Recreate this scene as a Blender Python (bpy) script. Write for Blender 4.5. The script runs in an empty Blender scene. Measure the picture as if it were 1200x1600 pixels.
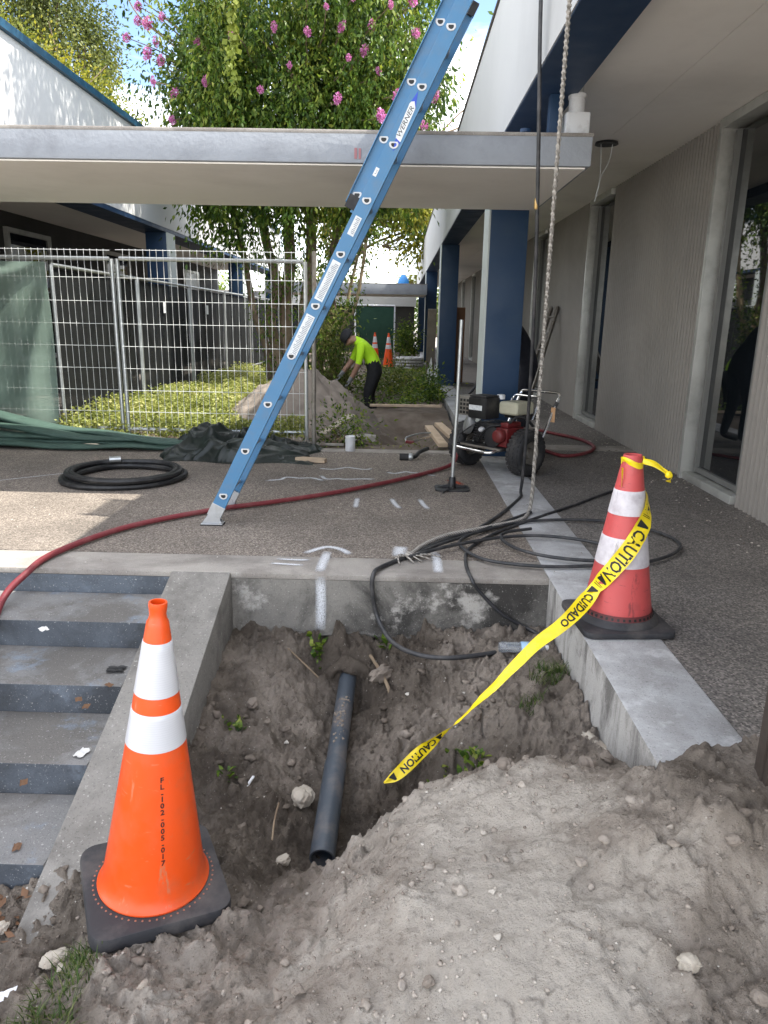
import bpy, bmesh, math, random
import numpy as np
from mathutils import Vector, Matrix
R = math.radians
random.seed(7); RNG = np.random.default_rng(11)
SC = bpy.context.scene
COL = SC.collection

# ------------------------------------------------------------------ camera, sky, sun, exposure
cam = bpy.data.cameras.new('camera'); cam_o = bpy.data.objects.new('camera', cam); COL.objects.link(cam_o)
cam.sensor_fit = 'VERTICAL'; cam.sensor_height = 36.0; cam.lens = 36.0 * 1136 / 1600
cam.clip_start = 0.05; cam.clip_end = 2000
cam_o.matrix_world = Matrix.Translation((0, 0, 1.2)) @ (Matrix.Rotation(R(0.85), 4, 'Z') @ Matrix.Rotation(R(90 - 14.8), 4, 'X') @ Matrix.Rotation(R(1.05), 4, 'Z'))
SC.camera = cam_o
SUN_EL = 56.0; SUN_AZ = 93.0          # degrees; azimuth from +Y towards +X
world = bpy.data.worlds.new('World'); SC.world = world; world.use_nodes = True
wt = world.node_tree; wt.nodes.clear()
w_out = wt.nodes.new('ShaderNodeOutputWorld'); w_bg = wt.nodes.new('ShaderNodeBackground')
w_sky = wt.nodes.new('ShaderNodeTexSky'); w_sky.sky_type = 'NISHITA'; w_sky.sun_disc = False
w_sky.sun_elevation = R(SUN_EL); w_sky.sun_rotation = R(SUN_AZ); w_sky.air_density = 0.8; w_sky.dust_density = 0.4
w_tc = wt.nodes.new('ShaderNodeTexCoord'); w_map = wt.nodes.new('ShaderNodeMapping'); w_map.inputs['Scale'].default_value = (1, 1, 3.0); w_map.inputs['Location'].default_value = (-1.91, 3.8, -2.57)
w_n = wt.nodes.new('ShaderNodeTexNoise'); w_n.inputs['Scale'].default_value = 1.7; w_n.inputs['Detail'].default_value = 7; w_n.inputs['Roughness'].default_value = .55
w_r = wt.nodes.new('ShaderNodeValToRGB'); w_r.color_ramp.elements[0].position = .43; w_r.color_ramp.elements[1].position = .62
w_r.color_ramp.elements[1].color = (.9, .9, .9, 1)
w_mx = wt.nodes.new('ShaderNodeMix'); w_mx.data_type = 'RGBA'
w_mx.inputs['B'].default_value = (13.5, 13.2, 12.8, 1)  # over-bright clouds, mostly out of frame, added to light the shade
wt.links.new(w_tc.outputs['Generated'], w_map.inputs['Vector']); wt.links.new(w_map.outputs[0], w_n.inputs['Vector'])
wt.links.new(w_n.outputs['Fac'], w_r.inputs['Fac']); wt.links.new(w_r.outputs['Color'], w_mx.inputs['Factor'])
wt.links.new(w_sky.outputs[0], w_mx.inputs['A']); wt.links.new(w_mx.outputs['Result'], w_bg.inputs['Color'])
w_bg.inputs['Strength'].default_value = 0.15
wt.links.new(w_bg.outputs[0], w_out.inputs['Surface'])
sun = bpy.data.lights.new('sun', 'SUN'); sun_o = bpy.data.objects.new('sun', sun); COL.objects.link(sun_o)
sun.energy = 3.7; sun.angle = R(0.53); sun.color = (1.0, .95, .86)
sd = Vector((math.sin(R(SUN_AZ)) * math.cos(R(SUN_EL)), math.cos(R(SUN_AZ)) * math.cos(R(SUN_EL)), math.sin(R(SUN_EL))))
sun_o.rotation_euler = sd.to_track_quat('Z', 'Y').to_euler(); sun_o.location = (20, -2, 30)
SC.view_settings.view_transform = 'Standard'; SC.view_settings.look = 'None'
SC.view_settings.exposure = 1.48; SC.view_settings.gamma = 1.0; SC.view_settings.use_curve_mapping = False

# ------------------------------------------------------------------ helpers: objects and meshes
def tag(o, label=None, cat=None, group=None, kind=None):
    if label: o['label'] = label
    if cat: o['category'] = cat
    if group: o['group'] = group
    if kind: o['kind'] = kind
    return o
def thing(name, loc, label, cat, group=None, rz=0.0, mat=None):
    o = bpy.data.objects.new(name, None); COL.objects.link(o); o.empty_display_size = .1
    o.location = loc; o.rotation_euler = (0, 0, rz)
    if mat is not None: o.matrix_world = mat
    return tag(o, label, cat, group)
def link(name, me, parent=None):
    o = bpy.data.objects.new(name, me); COL.objects.link(o)
    if parent is not None: o.parent = parent
    return o
def np_mesh(name, V, F, mat=None, parent=None, smooth=False, sharp=None, fattr=None, vattr=None, mats=None, midx=None):
    V = np.asarray(V, np.float32); F = np.asarray(F, np.int32); k = F.shape[1]; m = F.shape[0]
    me = bpy.data.meshes.new(name)
    me.vertices.add(len(V)); me.vertices.foreach_set('co', V.ravel())
    me.loops.add(m * k); me.loops.foreach_set('vertex_index', F.ravel())
    me.polygons.add(m); me.polygons.foreach_set('loop_start', np.arange(0, m * k, k, dtype=np.int32))
    if smooth: me.polygons.foreach_set('use_smooth', np.ones(m, bool))
    for mm in (mats or [mat]): me.materials.append(mm)
    if midx is not None: me.polygons.foreach_set('material_index', np.asarray(midx, np.int32))
    me.update(calc_edges=True)
    if fattr is not None:
        for n, a in fattr.items(): me.attributes.new(n, 'FLOAT', 'FACE').data.foreach_set('value', np.asarray(a, np.float32))
    if vattr is not None:
        for n, a in vattr.items(): me.attributes.new(n, 'FLOAT', 'POINT').data.foreach_set('value', np.asarray(a, np.float32))
    if smooth and sharp: me.set_sharp_from_angle(angle=R(sharp))
    return link(name, me, parent)
class MB:
    """collects shapes, then links them as ONE mesh object"""
    def __init__(s): s.V = []; s.F = []; s.I = []; s.mi = 0
    def add(s, V, F, M=None):
        o = len(s.V)
        s.V += [tuple(M @ Vector(v)) for v in V] if M is not None else [tuple(v) for v in V]
        s.F += [tuple(i + o for i in f) for f in F]; s.I += [s.mi] * len(F); return s
    def box(s, x0, x1, y0, y1, z0, z1, M=None):
        V = [(x, y, z) for z in (z0, z1) for y in (y0, y1) for x in (x0, x1)]
        return s.add(V, [(0, 2, 3, 1), (4, 5, 7, 6), (0, 1, 5, 4), (2, 6, 7, 3), (0, 4, 6, 2), (1, 3, 7, 5)], M)
    def beam(s, p0, p1, w, h, up=(0, 0, 1)):
        p0, p1 = Vector(p0), Vector(p1); d = (p1 - p0); L = d.length; d.normalize(); u = Vector(up)
        x = d.cross(u)
        if x.length < 1e-5: x = d.cross(Vector((1, 0, 0)))
        x.normalize(); u = x.cross(d).normalized()
        M = Matrix((x, d, u)).transposed().to_4x4(); M.translation = p0
        return s.box(-w / 2, w / 2, 0, L, -h / 2, h / 2, M)
    def tube(s, pts, r, n=8, caps=True, closed=False, flat=1.0):
        P = [Vector(p) for p in pts]; m = len(P); rr = r if hasattr(r, '__len__') else [r] * m
        nrm = None; V = []; F = []
        for i in range(m):
            a = P[(i - 1) % m] if (closed or i > 0) else P[i]; b = P[(i + 1) % m] if (closed or i < m - 1) else P[i]
            t = (b - a).normalized()
            if nrm is None:
                nrm = t.cross(Vector((0, 0, 1)))
                if nrm.length < .05: nrm = t.cross(Vector((1, 0, 0)))
            nrm = (nrm - t * nrm.dot(t)); nrm.normalize(); bn = t.cross(nrm)
            for k in range(n):
                c, q = math.cos(2 * math.pi * k / n), math.sin(2 * math.pi * k / n)
                V.append(P[i] + (nrm * c + bn * q * flat) * rr[i])
        for i in range(m if closed else m - 1):
            for k in range(n):
                a, b = i * n + k, i * n + (k + 1) % n; j = ((i + 1) % m) * n
                F.append((a, b, j + (k + 1) % n, j + k))
        if caps and not closed:
            F.append(tuple(reversed(range(n)))); F.append(tuple(range((m - 1) * n, m * n)))
        return s.add(V, F)
    def lathe(s, prof, n=32, M=None, cap0=False, cap1=False):
        V = [(r * math.cos(2 * math.pi * k / n), r * math.sin(2 * math.pi * k / n), z) for r, z in prof for k in range(n)]
        F = [(i * n + k, i * n + (k + 1) % n, (i + 1) * n + (k + 1) % n, (i + 1) * n + k) for i in range(len(prof) - 1) for k in range(n)]
        if cap0: F.append(tuple(reversed(range(n))))
        if cap1: F.append(tuple(range((len(prof) - 1) * n, len(prof) * n)))
        return s.add(V, F, M)
    def prism(s, poly, y0, y1, axes='xz', M=None):
        n = len(poly); mk = {'xz': lambda a, b, c: (a, c, b), 'yz': lambda a, b, c: (c, a, b), 'xy': lambda a, b, c: (a, b, c)}[axes]
        V = [mk(a, b, y0) for a, b in poly] + [mk(a, b, y1) for a, b in poly]
        F = [tuple(range(n)), tuple(range(2 * n - 1, n - 1, -1))] + [(i, i + n, (i + 1) % n + n, (i + 1) % n) for i in range(n)]
        return s.add(V, F, M)
    def build(s, name, mat, parent=None, smooth=False, sharp=35, bevel=0.0, seg=2, fix=True):
        me = bpy.data.meshes.new(name); me.from_pydata(s.V, [], s.F)
        for m in (mat if isinstance(mat, (list, tuple)) else [mat]): me.materials.append(m)
        me.polygons.foreach_set('material_index', np.array(s.I, np.int32))
        if fix or bevel:
            bm = bmesh.new(); bm.from_mesh(me)
            if fix: bmesh.ops.recalc_face_normals(bm, faces=bm.faces)
            if bevel:
                es = [e for e in bm.edges if len(e.link_faces) == 2 and e.calc_face_angle(0) > R(35)]
                bmesh.ops.bevel(bm, geom=es, offset=bevel, segments=seg, affect='EDGES', profile=.6)
            bm.to_mesh(me); bm.free()
        if smooth or bevel:
            me.polygons.foreach_set('use_smooth', np.ones(len(me.polygons), bool)); me.set_sharp_from_angle(angle=R(sharp))
        me.update(); return link(name, me, parent)
def spline(pts, n=8, closed=False):
    P = [np.array(p, float) for p in pts]; m = len(P); out = []
    for i in range(m if closed else m - 1):
        p0 = P[(i - 1) % m] if (closed or i > 0) else 2 * P[0] - P[1]
        p1 = P[i]; p2 = P[(i + 1) % m]
        p3 = P[(i + 2) % m] if (closed or i + 2 < m) else 2 * P[-1] - P[-2]
        for k in range(n):
            t = k / n
            out.append(tuple(.5 * ((2 * p1) + (p2 - p0) * t + (2 * p0 - 5 * p1 + 4 * p2 - p3) * t * t + (3 * p1 - p0 - 3 * p2 + p3) * t ** 3)))
    if not closed: out.append(tuple(P[-1]))
    return out
def text_geo(s, size=1.0, align='CENTER', bold=0.0):
    """flat letter shapes -> (verts (n,2), triangles)"""
    cu = bpy.data.curves.new('t', 'FONT'); cu.body = s; cu.size = size; cu.align_x = align; cu.align_y = 'CENTER'; cu.resolution_u = 2; cu.offset = bold
    o = bpy.data.objects.new('t', cu); COL.objects.link(o)
    dg = bpy.context.evaluated_depsgraph_get(); me = bpy.data.meshes.new_from_object(o.evaluated_get(dg))
    me.calc_loop_triangles()
    V = [(v.co.x, v.co.y) for v in me.vertices]; F = [tuple(t.vertices) for t in me.loop_triangles]
    bpy.data.objects.remove(o); bpy.data.curves.remove(cu); bpy.data.meshes.remove(me)
    return V, F
# value noise, for terrain
def vn(x, y, seed=0):
    xi = np.floor(x).astype(np.int64); yi = np.floor(y).astype(np.int64); fx = x - xi; fy = y - yi
    def h(a, b):
        n = (a * 374761393 + b * 668265263 + seed * 974634777) & 0xffffffff
        n = ((n ^ (n >> 13)) * 1274126177) & 0xffffffff
        return ((n ^ (n >> 16)) & 0xffff) / 65535.0
    u = fx * fx * fx * (fx * (fx * 6 - 15) + 10); v = fy * fy * fy * (fy * (fy * 6 - 15) + 10)
    return (h(xi, yi) * (1 - u) + h(xi + 1, yi) * u) * (1 - v) + (h(xi, yi + 1) * (1 - u) + h(xi + 1, yi + 1) * u) * v
def fbm(x, y, sc, oct=4, seed=0, gain=.5):
    s = 0; a = 1; t = 0
    for o in range(oct):
        s = s + a * (vn(x * sc + 17.3 * o, y * sc - 9.1 * o, seed + o) - .5); t += a; a *= gain; sc *= 2.03
    return s / t * 2
def worley(x, y, sc, seed=0):
    x = x * sc; y = y * sc; xi = np.floor(x).astype(np.int64); yi = np.floor(y).astype(np.int64); f1 = np.full(x.shape, 9.0); f2 = np.full(x.shape, 9.0); idr = np.zeros(x.shape)
    def h(a, b, k):
        n = (a * 374761393 + b * 668265263 + (seed + k) * 974634777) & 0xffffffff; n = ((n ^ (n >> 13)) * 1274126177) & 0xffffffff
        return ((n ^ (n >> 16)) & 0xffff) / 65535.0
    for i in (-1, 0, 1):
        for j in (-1, 0, 1):
            a, b = xi + i, yi + j; d = np.hypot(a + h(a, b, 1) - x, b + h(a, b, 2) - y); c = d < f1
            f2 = np.where(c, f1, np.minimum(f2, d)); idr = np.where(c, h(a, b, 3), idr); f1 = np.where(c, d, f1)
    return f1, f2, idr
def grid_mesh(name, xs, ys, Z, mat, parent=None, vattr=None, smooth=True):
    nx, ny = len(xs), len(ys); X, Y = np.meshgrid(xs, ys)
    V = np.stack([X.ravel(), Y.ravel(), Z.ravel()], 1)
    i = (np.arange(ny - 1)[:, None] * nx + np.arange(nx - 1)[None, :]).ravel()
    F = np.stack([i, i + 1, i + 1 + nx, i + nx], 1)
    return np_mesh(name, V, F, mat, parent, smooth=smooth, vattr=vattr)

# ------------------------------------------------------------------ materials
class NT:
    def __init__(s, name):
        s.m = bpy.data.materials.new(name); s.m.use_nodes = True; s.t = s.m.node_tree; s.b = s.t.nodes['Principled BSDF']; s.out = s.t.nodes['Material Output']
        s.tc = s.t.nodes.new('ShaderNodeTexCoord'); s.vec = s.tc.outputs['Object']
    def n(s, typ, **k):
        x = s.t.nodes.new(typ)
        for a, v in k.items():
            if hasattr(x, a) and a not in ('Scale',): setattr(x, a, v)
            else: x.inputs[a].default_value = v
        return x
    def l(s, a, b): s.t.links.new(a, b)
    def mapv(s, scale=(1, 1, 1), rot=(0, 0, 0), loc=(0, 0, 0)):
        m = s.n('ShaderNodeMapping'); m.inputs['Scale'].default_value = scale; m.inputs['Rotation'].default_value = rot; m.inputs['Location'].default_value = loc
        s.l(s.vec, m.inputs['Vector']); return m.outputs[0]
    def noise(s, sc, det=4, ro=.55, vec=None, dist=0):
        x = s.n('ShaderNodeTexNoise'); x.inputs['Scale'].default_value = sc; x.inputs['Detail'].default_value = det; x.inputs['Roughness'].default_value = ro; x.inputs['Distortion'].default_value = dist
        s.l(vec or s.vec, x.inputs['Vector']); return x.outputs['Fac']
    def vor(s, sc, vec=None, out='Color', feat='F1'):
        x = s.n('ShaderNodeTexVoronoi'); x.feature = feat; x.inputs['Scale'].default_value = sc; s.l(vec or s.vec, x.inputs['Vector']); return x.outputs[out]
    def ramp(s, fac, stops, interp='LINEAR'):
        x = s.n('ShaderNodeValToRGB'); cr = x.color_ramp; cr.interpolation = interp
        while len(cr.elements) < len(stops): cr.elements.new(.5)
        for e, (p, c) in zip(cr.elements, stops): e.position = p; e.color = (*c, 1) if hasattr(c, '__len__') else (c, c, c, 1)
        s.l(fac, x.inputs['Fac']); return x.outputs['Color']
    def mix(s, a, b, f, mode='MIX'):
        x = s.n('ShaderNodeMix'); x.data_type = 'RGBA'; x.blend_type = mode; x.clamp_factor = True
        for k, v in (('A', a), ('B', b)):
            if isinstance(v, (tuple, list)): x.inputs[k].default_value = (*v, 1)
            else: s.l(v, x.inputs[k])
        if isinstance(f, (int, float)): x.inputs['Factor'].default_value = f
        else: s.l(f, x.inputs['Factor'])
        return x.outputs['Result']
    def math(s, op, a, b=0.0):
        x = s.n('ShaderNodeMath'); x.operation = op
        for i, v in enumerate((a, b)):
            if isinstance(v, (int, float)): x.inputs[i].default_value = v
            else: s.l(v, x.inputs[i])
        return x.outputs[0]
    def sep(s, i):
        x = s.n('ShaderNodeSeparateXYZ'); s.l(s.vec, x.inputs[0]); return x.outputs[i]
    def attr(s, name):
        x = s.n('ShaderNodeAttribute'); x.attribute_name = name; return x.outputs['Fac']
    def bump(s, h, st=.3, d=.01):
        x = s.n('ShaderNodeBump'); x.inputs['Strength'].default_value = st; x.inputs['Distance'].default_value = d; s.l(h, x.inputs['Height'])
        s.l(x.outputs[0], s.b.inputs['Normal']); return x
    def col(s, c):
        if isinstance(c, (tuple, list)): s.b.inputs['Base Color'].default_value = (*c, 1)
        else: s.l(c, s.b.inputs['Base Color'])
        return s
    def set(s, rough=None, metal=None, spec=None, **k):
        if rough is not None:
            if isinstance(rough, (int, float)): s.b.inputs['Roughness'].default_value = rough
            else: s.l(rough, s.b.inputs['Roughness'])
        if metal is not None: s.b.inputs['Metallic'].default_value = metal
        if spec is not None: s.b.inputs['Specular IOR Level'].default_value = spec
        return s
def simple(name, c, rough=.6, var=.25, sc=6, metal=0, spec=.5, dirt=None, dsc=3, damt=.5, bump=0, bsc=60, scuff=None):
    """paint, plastic, metal: a base colour with mottling, optional grime patches and fine relief"""
    t = NT(name); d = tuple(x * (1 - var) for x in c); u = tuple(min(1, x * (1 + var * .6)) for x in c)
    col = t.mix(d, u, t.noise(sc, 6, .6))
    if dirt is not None:
        f = t.ramp(t.noise(dsc, 8, .65), [(.48, 0.0), (.7, damt)]); col = t.mix(col, dirt, f)
    if scuff is not None:
        col = t.mix(col, scuff, t.ramp(t.noise(26, 5, .7, t.mapv((1, 1, .16))), [(.62, 0.0), (.68, .7)])); col = t.mix(col, scuff, t.ramp(t.noise(60, 3, .6, t.mapv((.25, .25, 1.0), (0.5, .3, 0))), [(.66, 0.0), (.7, .5)]))
    t.col(col); t.set(t.ramp(t.noise(sc * 2.3, 4), [(.3, max(.02, rough - .08)), (.7, min(1, rough + .1))]), metal, spec)
    if bump: t.bump(t.noise(bsc, 6, .6), bump, .004)
    return t.m
def concrete(name, light, dark, stain, samt=.7, ssc=1.6, fine=160, bump=.35, streak=False, extra=None, edge=.16, sdet=9):
    t = NT(name); big = t.noise(2.2, 7, .6); c = t.mix(light, dark, t.ramp(big, [(.35, 0.0), (.68, 1.0)]))
    v = t.mapv((3.2, 3.2, 1.0)) if streak else None
    st = t.math('MULTIPLY', t.ramp(t.noise(ssc, sdet, .68, v, .4), [(.52 - edge / 2, 0.0), (.52 + edge / 2, 1.0)]), samt)
    c = t.mix(c, stain, st)
    if extra: c = t.mix(c, extra[0], t.ramp(t.noise(extra[1], sdet, .7), [(extra[2], 0.0), (extra[2] + .07, extra[3])]))
    c = t.mix(c, (0.02, 0.02, 0.02), t.ramp(t.noise(fine, 3, .7), [(.56, 0.0), (.72, .5)]))
    c = t.mix(c, (.7, .68, .64), t.ramp(t.noise(fine * .8, 2, .6, t.mapv((1, 1, 1), (0, 0, 0), (5, 3, 1))), [(.64, 0.0), (.74, .4)]))
    t.col(c); t.set(.88, 0, .3); t.bump(t.math('ADD', t.noise(fine, 4, .7), t.math('MULTIPLY', t.noise(14, 6, .6), 1.5)), bump, .006)
    return t.m
def aggregate(name, cols, sc=150, grime=(.05, .045, .04), gamt=.55, bump=.5):
    t = NT(name); v = t.vor(sc); x = t.n('ShaderNodeSeparateColor'); t.l(v, x.inputs[0])
    c = t.ramp(x.outputs[0], [(i / (len(cols) - 1) * .95 + .02, k) for i, k in enumerate(cols)], 'CONSTANT')
    c = t.mix(c, tuple(np.mean(cols, 0)), t.ramp(t.vor(sc, None, 'Distance'), [(.35, 0.0), (.6, .7)]))
    c = t.mix(c, grime, t.ramp(t.noise(.9, 9, .62), [(.42, 0.0), (.72, gamt)]))
    c = t.mix(c, (.42, .38, .34), t.ramp(t.noise(2.7, 10, .7), [(.6, 0.0), (.75, .35)]))
    t.col(c); t.set(.85, 0, .3); t.bump(t.math('SUBTRACT', 1.0, t.vor(sc, None, 'Distance')), bump, .004)
    return t.m
M = {}
M['plaza'] = aggregate('plaza pebble finish', [(.09, .075, .062), (.195, .166, .142), (.315, .27, .23), (.135, .114, .098), (.42, .365, .305), (.205, .175, .15)], 130)
M['walk'] = aggregate('walk pebble finish', [(.07, .065, .06), (.155, .142, .13), (.25, .228, .208), (.1, .093, .086), (.34, .305, .272), (.165, .15, .138)], 120)
M['band'] = concrete('edge band concrete', (.4, .37, .33), (.3, .275, .25), (.17, .15, .135), .6, 2.5)
M['kerb'] = concrete('kerb concrete', (.47, .47, .47), (.36, .36, .36), (.24, .23, .22), .6, 3.0, extra=((.6, .6, .6), 5.0, .55, .5))
M['kerbwall'] = concrete('kerb side concrete', (.43, .415, .39), (.32, .305, .285), (.06, .055, .05), .75, 2.0, streak=True, extra=((.1, .095, .085), 4.5, .55, .6))
M['wallface'] = concrete('retaining wall concrete', (.25, .235, .21), (.16, .15, .135), (.03, .028, .026), .85, 2.6, extra=((.48, .455, .415), 3.4, .57, .85))
M['stringer'] = concrete('stair cheek concrete', (.27, .255, .232), (.2, .188, .17), (.1, .092, .083), .65, 2.6, fine=110)
M['step'] = concrete('stair tread concrete', (.235, .23, .222), (.165, .165, .165), (.1, .088, .075), .6, 2.0, extra=((.2, .25, .31), 3.6, .56, .55), edge=.1)
M['riser'] = concrete('stair riser painted', (.125, .145, .172), (.092, .105, .123), (.034, .035, .037), .75, 1.7, extra=((.16, .185, .22), 5.0, .58, .6), edge=.22, sdet=7)
M['white_stucco'] = simple('white painted stucco', (.53, .53, .52), .8, .06, 1.2, dirt=(.4, .4, .39), dsc=.8, damt=.3, bump=.25, bsc=90)
M['soffit'] = simple('cream painted soffit', (.9, .855, .79), .75, .05, 1.0, dirt=(.5, .46, .4), dsc=.7, damt=.3, bump=.08, bsc=120)
M['canopy_face'] = simple('canopy painted edge', (.31, .33, .36), .75, .16, 2.5, dirt=(.2, .21, .23), dsc=4, damt=.6, bump=.9, bsc=38)
M['navy'] = simple('navy paint', (.01, .042, .105), .55, .2, 2.0, dirt=(.025, .055, .1), dsc=4, damt=.5)
M['navy_dark'] = simple('navy beam paint', (.009, .034, .085), .55, .2, 2.0)
M['lit_side'] = simple('pale lit side', (.55, .6, .58), .55, .12, 3.0)  # courtyard light on the column sides, put into the colour
M['teal_trim'] = simple('teal roof flashing', (.014, .07, .13), .45, .2, 3.0)
M['grey_panel'] = simple('fluted grey panel paint', (.29, .268, .24), .7, .1, 1.4, dirt=(.19, .18, .165), dsc=.9, damt=.5)
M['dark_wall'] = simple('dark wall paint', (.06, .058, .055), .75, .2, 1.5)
M['frame'] = simple('aluminium window frame', (.5, .5, .47), .4, .12, 4.0, metal=.4, dirt=(.2, .19, .17), dsc=5, damt=.5)
t = NT('dark window glass'); t.col((.006, .008, .01)).set(.02, 0, .9); t.b.inputs['IOR'].default_value = 1.7; M['glass'] = t.m
M['galv'] = simple('galvanised steel', (.5, .52, .52), .4, .2, 18, metal=.85)
M['wire'] = simple('pale wire', (.72, .74, .74), .5, .12, 10, metal=.15)
M['steel'] = simple('weathered steel', (.3, .28, .25), .5, .3, 14, metal=.7, dirt=(.12, .08, .055), dsc=8, damt=.7)
M['chrome'] = simple('chromed tube', (.75, .75, .75), .18, .08, 10, metal=1.0)
M['black_metal'] = simple('black painted metal', (.018, .018, .02), .45, .3, 12, dirt=(.08, .07, .06), dsc=9, damt=.5)
M['rubber'] = simple('black rubber', (.022, .022, .024), .7, .35, 14, dirt=(.12, .11, .1), dsc=6, damt=.45, bump=.15)
M['hose_black'] = simple('black hose jacket', (.014, .014, .015), .5, .3, 20, dirt=(.08, .075, .07), dsc=10, damt=.4)
M['cable'] = simple('dark grey cable jacket', (.03, .031, .034), .5, .3, 20, dirt=(.14, .13, .125), dsc=9, damt=.5)
M['hose_red'] = simple('dull red hose jacket', (.2, .03, .037), .55, .25, 16, dirt=(.22, .1, .09), dsc=8, damt=.5)
M['pipe'] = simple('grey blue plastic pipe', (.055, .068, .085), .42, .25, 7, dirt=(.2, .165, .14), dsc=7, damt=.5, bump=.05)
M['pipe_in'] = simple('pipe inside', (.02, .022, .025), .7, .2, 7)
M['orange'] = simple('orange cone plastic', (.82, .085, .008), .36, .08, 6, dirt=(.4, .13, .06), dsc=7, damt=.4, bump=.03, bsc=40, scuff=(.5, .2, .1))
M['red_cone'] = simple('faded red cone plastic', (.6, .088, .085), .45, .1, 5, dirt=(.3, .06, .06), dsc=7, damt=.6, scuff=(.2, .04, .04))
M['collar_dirty'] = simple('worn white collar', (.7, .66, .68), .45, .08, 8, dirt=(.4, .35, .37), dsc=12, damt=.7, scuff=(.25, .22, .23))
t = NT('white reflective collar'); g = t.math('MULTIPLY', t.ramp(t.math('FRACT', t.math('MULTIPLY', t.sep(2), 160)), [(.8, 0.0), (.95, 1.0)]), .35)
t.col(t.mix(t.mix((.64, .64, .655), (.54, .54, .56), t.noise(9, 4)), (.38, .38, .4), g)).set(.3, 0, .6); M['collar'] = t.m
M['cone_base'] = simple('black rubber cone base', (.032, .032, .036), .68, .3, 8, dirt=(.16, .14, .125), dsc=5, damt=.55, bump=.1)
M['cone_dot'] = simple('orange studs', (.35, .14, .09), .6, .2)
M['ink'] = simple('black print', (.01, .01, .01), .5, .1)
M['tape'] = simple('yellow tape film', (.92, .7, .015), .3, .06, 9)
M['fiberglass'] = simple('blue fibreglass', (.06, .19, .35), .45, .12, 5, dirt=(.11, .18, .26), dsc=11, damt=.6)
M['alu'] = simple('cast aluminium', (.52, .53, .54), .42, .15, 16, metal=.75, dirt=(.25, .24, .23), dsc=10, damt=.5)
M['ring'] = simple('dull aluminium swage', (.6, .6, .6), .5, .1, 20, metal=.15)
M['sticker'] = simple('white sticker', (.7, .72, .72), .5, .08, 10, dirt=(.4, .42, .44), dsc=30, damt=.7)
M['sticker_blue'] = simple('blue print', (.03, .08, .5), .5, .1)
t = NT('twisted pale rope'); w = t.n('ShaderNodeTexWave', wave_type='BANDS', bands_direction='DIAGONAL'); t.l(t.vec, w.inputs['Vector']); w.inputs['Scale'].default_value = 26; w.inputs['Distortion'].default_value = 1.0
t.col(t.mix((.2, .185, .165), (.42, .39, .35), w.outputs['Fac'])).set(.9, 0, .2); M['rope'] = t.m
M['wood_new'] = simple('pale raw lumber', (.52, .4, .28), .75, .2, 9, dirt=(.25, .19, .14), dsc=6, damt=.5)
M['wood_old'] = simple('weathered board', (.2, .165, .13), .85, .3, 7, dirt=(.08, .065, .05), dsc=5, damt=.6)
M['wood_brown'] = simple('brown veneer', (.17, .07, .025), .5, .25, 5)
M['plastic_white'] = simple('white plastic', (.72, .73, .75), .4, .1, 9, dirt=(.35, .33, .32), dsc=12, damt=.6)
M['cream_plastic'] = simple('cream tank plastic', (.5, .48, .36), .45, .15, 7, dirt=(.25, .22, .17), dsc=9, damt=.5)
M['red_metal'] = simple('red painted casting', (.15, .014, .016), .45, .25, 9, dirt=(.1, .04, .03), dsc=8, damt=.6)
M['stone'] = simple('pale limestone', (.43, .385, .32), .92, .25, 18, dirt=(.24, .19, .145), dsc=16, damt=.75, bump=1.0, bsc=55)
M['stone_grey'] = simple('soil clod', (.22, .185, .152), .95, .3, 18, dirt=(.15, .115, .09), dsc=12, damt=.7, bump=1.0, bsc=60)
M['bark'] = simple('tree bark', (.2, .145, .095), .9, .35, 9, dirt=(.36, .28, .19), dsc=5, damt=.7, bump=.8, bsc=30)
M['bark_pale'] = simple('pale smooth bark', (.42, .32, .2), .85, .3, 9, bump=.5, bsc=30)
M['skin'] = simple('skin', (.36, .2, .14), .55, .1, 10)
M['hivis'] = simple('lime safety shirt', (.5, .86, .02), .8, .12, 9)
M['trousers'] = simple('black work trousers', (.012, .012, .014), .85, .3, 9)
M['navy_cloth'] = simple('dark navy work clothes', (.012, .014, .024), .85, .3, 9)
M['cloth_dark'] = simple('dark cap cloth', (.02, .02, .024), .8, .3, 9)
M['glove'] = simple('grey glove', (.22, .22, .22), .8, .2, 12)
M['brown_rust'] = simple('dark bronze steel', (.075, .06, .05), .55, .25, 9, metal=.3)
M['litter'] = simple('litter paper', (.66, .65, .62), .8, .12, 20)
M['leaf_dry'] = simple('dry leaf', (.15, .078, .04), .8, .35, 30)
def leafmat(name, stops, trans=.35, rough=.5):
    t = NT(name); c = t.ramp(t.attr('tint'), stops); t.col(c).set(rough, 0, .35)
    tr = t.n('ShaderNodeBsdfTranslucent'); t.l(t.mix(c, (.9, 1, .3), .25, 'MULTIPLY'), tr.inputs['Color'])
    mx = t.n('ShaderNodeMixShader'); mx.inputs[0].default_value = trans
    t.l(t.b.outputs[0], mx.inputs[1]); t.l(tr.outputs[0], mx.inputs[2]); t.l(mx.outputs[0], t.out.inputs['Surface']); return t.m
M['leaf'] = leafmat('tree leaves', [(0, (.025, .055, .01)), (.35, (.07, .13, .018)), (.65, (.165, .235, .03)), (1, (.34, .37, .055))])
M['leaf_vine'] = leafmat('vine leaves', [(0, (.03, .07, .01)), (.4, (.075, .15, .018)), (.8, (.17, .25, .03)), (1, (.3, .33, .06))])
M['leaf_yellow'] = leafmat('yellow green leaves', [(0, (.09, .12, .015)), (.5, (.21, .22, .022)), (1, (.38, .33, .03))])
M['leaf_olive'] = leafmat('olive leaves', [(0, (.05, .07, .018)), (.5, (.13, .155, .035)), (1, (.27, .27, .06))])
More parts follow.
